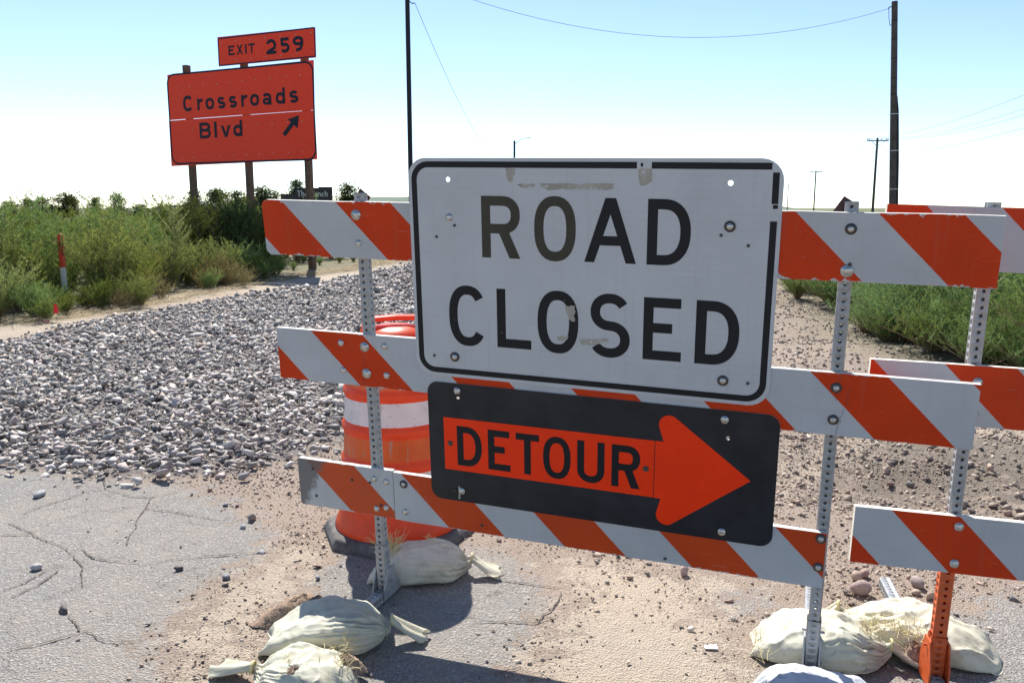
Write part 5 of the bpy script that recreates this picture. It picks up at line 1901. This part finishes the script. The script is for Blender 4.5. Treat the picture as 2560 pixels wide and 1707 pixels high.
for px_, Y_, s in ((40, 13.5, 0.98), (70, 14.5, 0.94), (225, 16.5, 0.93), (310, 17, 0.92), (395, 18.5, 0.95), (440, 19, 1.0), (530, 21, 0.92), (575, 21, 0.9), (860, 26, 0.84), (900, 27, 0.85), (930, 27.5, 0.85), (965, 28, 0.86), (985, 28, 0.86)):
    plant('wisp', (px_ - 1280) / F_PX * Y_, Y_, s, LBL['wisp'], 'wispy weeds above the thicket')
g_ = G(452, 716)
plant('cone', g_[0] + 0.05, g_[1] - 0.25, 1.0, 'pale cone shaped tumbleweed standing in front of the dark shaded bush', None, 'tumbleweed', 1.0)
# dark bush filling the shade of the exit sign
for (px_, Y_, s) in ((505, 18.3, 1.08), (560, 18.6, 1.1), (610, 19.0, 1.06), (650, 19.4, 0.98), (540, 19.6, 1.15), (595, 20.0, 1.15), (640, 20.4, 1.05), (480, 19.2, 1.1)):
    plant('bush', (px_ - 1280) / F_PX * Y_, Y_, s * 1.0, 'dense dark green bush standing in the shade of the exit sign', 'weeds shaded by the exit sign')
for (px_, Y_, s) in ((735, 21.2, 0.6), (800, 23.0, 0.62), (850, 24.0, 0.7), (885, 24.5, 0.7), (700, 21.6, 0.8), (760, 24, 0.9), (830, 26, 1.0), (910, 27, 1.0), (980, 28, 1.0), (870, 28, 1.1), (940, 29, 1.1), (1010, 29, 1.05)):
    plant('midB', (px_ - 1280) / F_PX * Y_, Y_, s * (0.55 if Y_ < 24.6 else 1.35), 'short green weed by the timber post of the exit sign', 'weeds around the exit sign post')

# weeds right of the dirt track
def rplants():
    P = np.array(RWEED)
    n_rows = ((0.3, 0.50, 0.75), (0.7, 0.45, 0.95), (1.1, 0.5, 1.1), (1.7, 0.5, 1.15), (2.4, 0.6, 1.2), (3.3, 0.75, 1.2), (4.5, 0.9, 1.25), (6.0, 1.1, 1.3), (8.0, 1.4, 1.3), (10.5, 1.8, 1.3))
    seg = np.linalg.norm(np.diff(P, axis=0), axis=1)
    c = np.concatenate([[0], np.cumsum(seg)])
    for off, step, sc in n_rows:
        n = int(c[-1] / step)
        for i in range(n):
            d = (i + wr_.uniform(0.1, 0.9)) / n * c[-1]
            k = min(len(seg) - 1, int(np.searchsorted(c, d, 'right') - 1))
            e = (P[k + 1] - P[k]) / seg[k]
            nn = np.array([-e[1], e[0]])
            if nn[0] < 0: nn = -nn
            q = P[k] + e * (d - c[k]) + nn * (off + wr_.normal(0, 0.22))
            if q[0] > 0.617 * q[1] * 1.05 + 0.5 or q[1] > 26: continue
            plant(['low', 'lowB'][wr_.integers(2)], q[0], q[1], sc * 1.28 * wr_.choice([0.5, 0.75, 0.95, 1.1, 1.3]) * wr_.uniform(0.85, 1.15), 'low bushy green weed beside the dirt track right of the signs', 'low weeds beside the dirt track')
rplants()

# dry straw lying along the foot of the thicket
sr = np.random.default_rng(9)
straw = MB()
for i in range(900):
    t = sr.uniform(0.15, 0.98)
    p, nn = edge_pt(t)
    q = p + nn * sr.normal(-0.05, 0.22)
    a = sr.normal(0.45, 0.6)
    l = sr.uniform(0.15, 0.7)
    z = tz(q[0], q[1]) + 0.01
    straw.tube([(q[0], q[1], z + sr.uniform(0, .03)), (q[0] + math.cos(a) * l / 2, q[1] + math.sin(a) * l / 2, z + sr.uniform(0.01, 0.07)), (q[0] + math.cos(a) * l, q[1] + math.sin(a) * l, z + sr.uniform(0, 0.09))], [0.004, 0.0035, 0.0015], 3, cap=False)
o = straw.build('dry_straw', simple_mat('straw', (0.42, 0.34, 0.21), 0.8, 0, 0.2, 0.3, 3))
tag(o, 'dry pale straw and broken stalks along the foot of the weeds', 'straw', kind='stuff')

# ------------------------------------------------------------------ poles, lamp, wires
def cyl_pole(parent, h, r0, r1, mat, name='pole', lean=(0, 0)):
    mb = MB()
    mb.tube([(lean[0] * q, lean[1] * q, h * q - (0.3 if q == 0 else 0)) for q in (0, .25, .5, .75, 1)], [r0 + (r1 - r0) * q for q in (0, .25, .5, .75, 1)], 16)
    return mb.build(name, mat, parent)


def wire(a, b, sag, label, cat='wire', r=0.012, n=28, group=None):
    a, b = Vector(a), Vector(b)
    mb = MB()
    mb.tube([a.lerp(b, i / n) - Vector((0, 0, 4 * sag * (i / n) * (1 - i / n))) for i in range(n + 1)], r, 5)
    o = mb.build('overhead_wire', M['cable'])
    return tag(o, label, cat, group)


p1 = at_depth(1024, 300, 33.0)
lp = empty('lamp_pole', (p1[0], p1[1], 0))
tag(lp, 'tall dark pole rising behind the ROAD CLOSED sign out of the picture', 'pole')
cyl_pole(lp, 11.2, 0.098, 0.085, M['dark_pole'])
mb = MB(); mb.tube([(0.09, 0, 9.25), (0.20, -0.02, 9.16), (0.28, -0.02, 9.2)], 0.02, 6); mb.build('bracket', M['dark_pole'], lp)
mb = MB(); mb.tube([(0, 0, 10.6), (0.5, 0.3, 10.95), (1.4, 0.9, 11.1)], 0.035, 8); mb.build('arm', M['dark_pole'], lp)
mb = MB(); mb.lathe([(0.02, 0.06), (0.12, 0.05), (0.15, 0.0), (0.11, -0.05), (0.01, -0.07)], 16, c=(1.5, 0.95, 11.08)); mb.build('lamp_head', M['dark_pole'], lp)

p2 = at_depth(2240, 480, 36.0)
bp = empty('utility_pole', (p2[0], p2[1], 0))
tag(bp, 'thick brown timber pole with metal bands and a cable guard down its side', 'pole')
cyl_pole(bp, 9.95, 0.155, 0.118, M['pole_wood'], lean=(-0.62, 0))
for i, z in enumerate((9.2, 8.45, 7.7, 6.9, 6.25)):
    mb = MB(); rr = 0.155 - 0.037 * z / 9.95 + 0.003
    mb.lathe([(rr, -0.02), (rr, 0.02)], 20, c=(-0.62 * z / 9.95, 0, z)); mb.build('dark_band', M['dark_pole'], bp)
band_m = metal_mat('bright_steel_band', (0.6, 0.62, 0.62), 0.6, 0.35)
mb = MB(); mb.tube([(-0.26, -0.03, 6.2), (-0.20, -0.03, 5.6), (-0.05, -0.03, 3.5), (0.15, -0.03, 0.0)], [0.02, 0.055, 0.065, 0.06], 10); mb.build('cable_guard', M['dark_pole'], bp)
for z in (5.45, 3.95, 2.35):
    mb = MB(); mb.lathe([(0.185, -0.012), (0.185, 0.012)], 20, c=(0.02 - 0.062 * z, 0, z)); mb.build('steel_band', band_m, bp)
mb = MB(); mb.tube([(-0.72, 0, 9.75), (-0.83, 0, 9.72), (-0.87, 0, 9.66)], 0.022, 6); mb.build('wire_bracket', M['dark_pole'], bp)
mb = MB(); mb.tube([(-0.84, 0, 9.66), (-0.81, 0, 9.3), (-0.74, 0, 8.98), (-0.68, 0, 9.1)], 0.012, 5); mb.build('drip_cable', M['dark_pole'], bp)
wire((p2[0] - 0.87, p2[1], 9.66), (p1[0] + 0.1, p1[1], 10.15), 1.62, 'single cable sagging between the thick brown pole and the tall dark pole', r=0.010)

p3 = at_depth(1286, 500, 120.0)
sl = empty('street_lamp', (p3[0], p3[1], 0))
tag(sl, 'distant street lamp with one curved arm above the ROAD CLOSED sign', 'street lamp')
cyl_pole(sl, 10.9, 0.17, 0.14, M['dark_pole'])
mb = MB(); mb.tube([(0.1, 0, 10.5), (0.6, 0, 10.85), (1.2, 0, 11.2), (1.6, 0, 11.25)], 0.05, 6); mb.build('arm', M['galv'], sl)
mb = MB(); mb.lathe([(0.05, 0.10), (0.22, 0.06), (0.25, 0.0), (0.1, -0.07), (0.01, -0.08)], 12); o = mb.build('lamp_head', M['galv'], sl); o.scale = (1.8, 0.8, 0.7); o.location = (1.9, 0, 11.28)
wire((p1[0] + 0.28, p1[1], 9.2), (p3[0] - 0.2, p3[1], 10.2), 3.3, 'thin cable dropping from the tall dark pole to the distant street lamp', r=0.011)

UP = []
for i, (x, y, h, sc) in enumerate(((22.7 + 1.6, 20.0, 9.6, 1), (42.9, 100.0, 9.65, 1), (64.6, 180.0, 9.4, 1), (108.0, 330.0, 10.6, 1.1))):
    e = empty('power_pole', (x, y, 0), math.atan2(-21, 80) + 0.25)
    lb = ['timber power pole with a crossarm outside the right edge of the scene', 'timber power pole with a braced crossarm, tallest of the row behind the barricade', 'second timber power pole of the row receding behind the barricade', 'farthest tiny power pole of the row behind the ROAD CLOSED sign'][i]
    tag(e, lb, 'power pole', 'power poles along the far road')
    cyl_pole(e, h, 0.16 * sc, 0.12 * sc, M['pole_wood'])
    mb = MB(); mb.box((0, -0.14, h - 0.30), (2.5 * sc, 0.10, 0.13)); mb.build('crossarm', M['pole_wood'], e)
    for sgn in (-1, 1):
        mb = MB(); mb.tube([(sgn * 0.75, -0.16, h - 0.36), (0, -0.16, h - 0.95)], 0.03, 5); mb.build('brace', M['galv'], e)
    tips = []
    for xx in (-1.18 * sc, -0.95 * sc, 0.45 * sc, 0.95 * sc, 1.18 * sc):
        mb = MB(); mb.lathe([(0.03, 0.0), (0.03, 0.08), (0.06, 0.11), (0.06, 0.16), (0.03, 0.2)], 8, c=(xx, -0.14, h - 0.24)); mb.build('insulator', M['dark_pole'], e)
        tips.append((xx, h - 0.06))
    UP.append((e, h, sc))
def tip(i, xx, z):
    e, h, sc = UP[i]
    c, s = math.cos(e.rotation_euler.z), math.sin(e.rotation_euler.z)
    return (e.location.x + c * xx + s * 0.14, e.location.y + s * xx - c * 0.14, h - 0.04 + z)
for i in range(3):
    for xx, dz, sg_ in ((-1.18, 0, 1.5), (0.45, 0, 1.75), (1.18, 0, 1.9), (0.0, -1.6, 1.5)):
        wire(tip(i, xx * UP[i][2], dz), tip(i + 1, xx * UP[i + 1][2], dz), sg_ + 0.3 * i,
             ['power line strung from the tallest power pole out of the picture', 'power line strung between the first two distant power poles', 'power line strung between the two farthest power poles'][i], r=0.014 if i == 0 else 0.018, group='power lines of span %d' % (i + 1))

# ------------------------------------------------------------------ far background: trees, ranch sign, building, hill
def tree_mesh(seed, h, w, trunk_h, n_cl, conic=0.0):
    r = np.random.default_rng(seed)
    P, D = [], []
    limbs = MB()
    limbs.tube([(0, 0, -0.2), (0.02 * h, 0, trunk_h * 0.6), (0, 0.02 * h, h * 0.55), (0, 0, h * 0.85)], [0.035 * h, 0.028 * h, 0.015 * h, 0.005 * h], 7)
    for i in range(n_cl):
        u = r.random()
        z = trunk_h + (h - trunk_h) * u
        prof = (1 - u) ** 0.8 * conic + (1 - conic) * math.sqrt(max(0.0, 1 - (2 * u - 0.85) ** 2 * 0.72))
        a = r.uniform(0, 6.28)
        q = r.random() ** 0.5
        c = np.array([math.cos(a) * w * prof * q, math.sin(a) * w * prof * q, z])
        if i % 3 == 0:
            limbs.tube([(0, 0, max(trunk_h * 0.6, z * 0.7)), tuple(c * np.array([.5, .5, 1]) - np.array([0, 0, .05 * h])), tuple(c)], [0.010 * h, 0.006 * h, 0.002 * h], 4, cap=False)
        m = 60
        pp = c + r.normal(0, 1, (m, 3)) * np.array([0.085, 0.085, 0.06]) * h
        P.append(pp); D.append(r.normal(0, 1, (m, 3)))
    P, D = np.vstack(P), np.vstack(D)
    V, Fq = leaves(P, D, 0.055 * h, 0.028 * h, r, 0.1)
    c = np.zeros((len(P), 3))
    c[:, 0] = np.clip(r.normal(0.5, 0.3, len(P)), 0, 1)
    c[:, 1] = np.clip(r.normal(0.1, 0.2, len(P)), 0, 1)
    me = mesh_np('crown', V, Fq, False, np.repeat(c, 4, 0))
    me.materials.append(M['leaf_tree'])
    tm = limbs.mesh('trunk')
    tm.materials.append(M['bark'])
    return me, tm


TREES = [tree_mesh(51, 1.0, 0.30, 0.18, 60), tree_mesh(52, 1.0, 0.26, 0.22, 55, 0.3), tree_mesh(53, 1.0, 0.36, 0.12, 70), tree_mesh(54, 1.0, 0.20, 0.08, 50, 0.6)]
for i, (px_, topy, Y, k, wsc) in enumerate(((25, 505, 110, 2, 1.6), (68, 498, 120, 0, 1.1), (105, 497, 115, 2, 1.5), (155, 486, 118, 2, 1.3), (178, 492, 120, 0, 1.0), (238, 497, 120, 1, 1.2), (297, 488, 115, 2, 1.0), (350, 512, 130, 2, 2.0), (484, 480, 100, 1, 1.1), (541, 474, 100, 0, 1.1), (597, 482, 100, 2, 1.3), (655, 470, 95, 3, 1.5), (675, 482, 95, 2, 1.3), (738, 456, 155, 1, 1.0), (868, 464, 70, 3, 1.3), (625, 492, 110, 0, 1.0))):
    t_ = at_depth(px_, topy, Y)
    h = t_[2]
    e = empty('tree', (t_[0], Y, 0), i * 1.3)
    e.scale = (h * wsc, h * wsc, h)
    link('crown', TREES[k][0], None, e)
    link('trunk', TREES[k][1], None, e)
    lab = {2: 'distant broad dark green tree beyond the weed thicket', 0: 'distant rounded dark green tree beyond the weed thicket', 1: 'distant open crowned dark tree beyond the weed thicket', 3: 'distant narrow dark tree near the brown monument sign'}[k]
    tag(e, lab, 'tree', 'distant trees beyond the weeds')

Yr = 140.0
a0, a1_ = at_depth(737, 470, Yr), at_depth(829, 468, Yr)
wl = at_depth(701, 485, Yr)
rs = empty('monument_sign', (a0[0], Yr, 0))
tag(rs, 'dark brown monument sign reading The Ranch beyond the weeds', 'sign')
brown = simple_mat('dark_brown_panel', (0.045, 0.035, 0.035), 0.7)
W_ = a1_[0] - a0[0]
mb = MB(); mb.box((W_ / 2, 0.3, a0[2] / 2 + 0.3), (W_, 0.6, a0[2] - 0.6)); o = mb.build('panel', brown, rs)
mb = MB(); mb.box((W_ * 0.82, 0.3, a0[2] + 0.09), (W_ * 0.36, 0.56, 0.16)); mb.build('cap_block', brown, rs)
mb = MB(); mb.box(((wl[0] - a0[0]) / 2 - 0.004, 0.3, wl[2] / 2), (a0[0] - wl[0], 0.5, wl[2])); mb.build('side_wall', brown, rs)
mb = MB(); mb.box((W_ / 2, 0.3, 0.28), (W_ * 1.06, 0.8, 0.6)); mb.build('plinth', simple_mat('stone_plinth', (0.2, 0.17, 0.15), 0.9), rs)
cream = simple_mat('cream_lettering', (0.62, 0.6, 0.55), 0.6)
x, zb = 0.35, a0[2] - 1.42
for ch, w_l, hh_ in (('T', .62, .95), ('h', .46, .95), ('e', .46, .62), (' ', .22, 0), ('R', .66, .95), ('a', .46, .62), ('n', .48, .62), ('c', .44, .62), ('h', .46, .95)):
    if ch != ' ': letter(ch, x, zb, w_l, hh_, 0.13, -0.02, cream, rs)
    x += w_l + 0.10
x = 2.45
for ch in 'LAR':
    letter(ch, x, zb - 0.72, .3, .38, 0.08, -0.02, cream, rs); x += .42

b0 = at_depth(395, 520, 150.0)
hb = empty('farm_building', (b0[0], 150.0, 0))
tag(hb, 'distant long white building with a grey pitched roof behind the dark bush', 'building')
mb = MB(); mb.box((5.2, 2.5, 0.75), (10.4, 5, 1.5)); mb.build('wall', simple_mat('white_wall', (0.7, 0.7, 0.7), 0.7), hb)
mb = MB(); mb.prism([(-0.3, 1.5), (10.7, 1.5), (10.4, 1.9), (7.6, 2.2), (6.6, 2.75), (5.6, 2.2), (0, 1.9)], -0.3, 5.3); mb.build('roof', simple_mat('grey_roof', (0.30, 0.31, 0.33), 0.6), hb)
for i in range(6):
    mb = MB(); mb.box((0.9 + i * 1.7, -0.02, 0.85), (0.8, 0.06, 0.6)); mb.build('window', M['dark_pole'], hb)

hr = np.random.default_rng(4)
nxh, nyh = 80, 16
V = []
for j in range(nyh):
    for i in range(nxh):
        u, v = i / (nxh - 1), j / (nyh - 1)
        x = -330 + 620 * u
        y = 820 + 260 * v
        z = -2 + 21 * math.sin(math.pi * v) * (0.35 + 0.65 * math.exp(-((u - 0.42) / 0.17) ** 2)) + 2.5 * math.sin(u * 31) * math.sin(math.pi * v)
        V.append((x, y, z))
ii = np.arange(nxh * nyh).reshape(nyh, nxh)
Fh = np.stack([ii[:-1, :-1].ravel(), ii[:-1, 1:].ravel(), ii[1:, 1:].ravel(), ii[1:, :-1].ravel()], 1)
tag(link('hills', mesh_np('hills', np.array(V), Fh, True), simple_mat('hazy_green_hill', (0.13, 0.17, 0.13), 0.9, 0, 0.1, 0.2, 0.05)), kind='structure')

# remove helper properties
for o in bpy.data.objects:
    if '_c0' in o: del o['_c0']
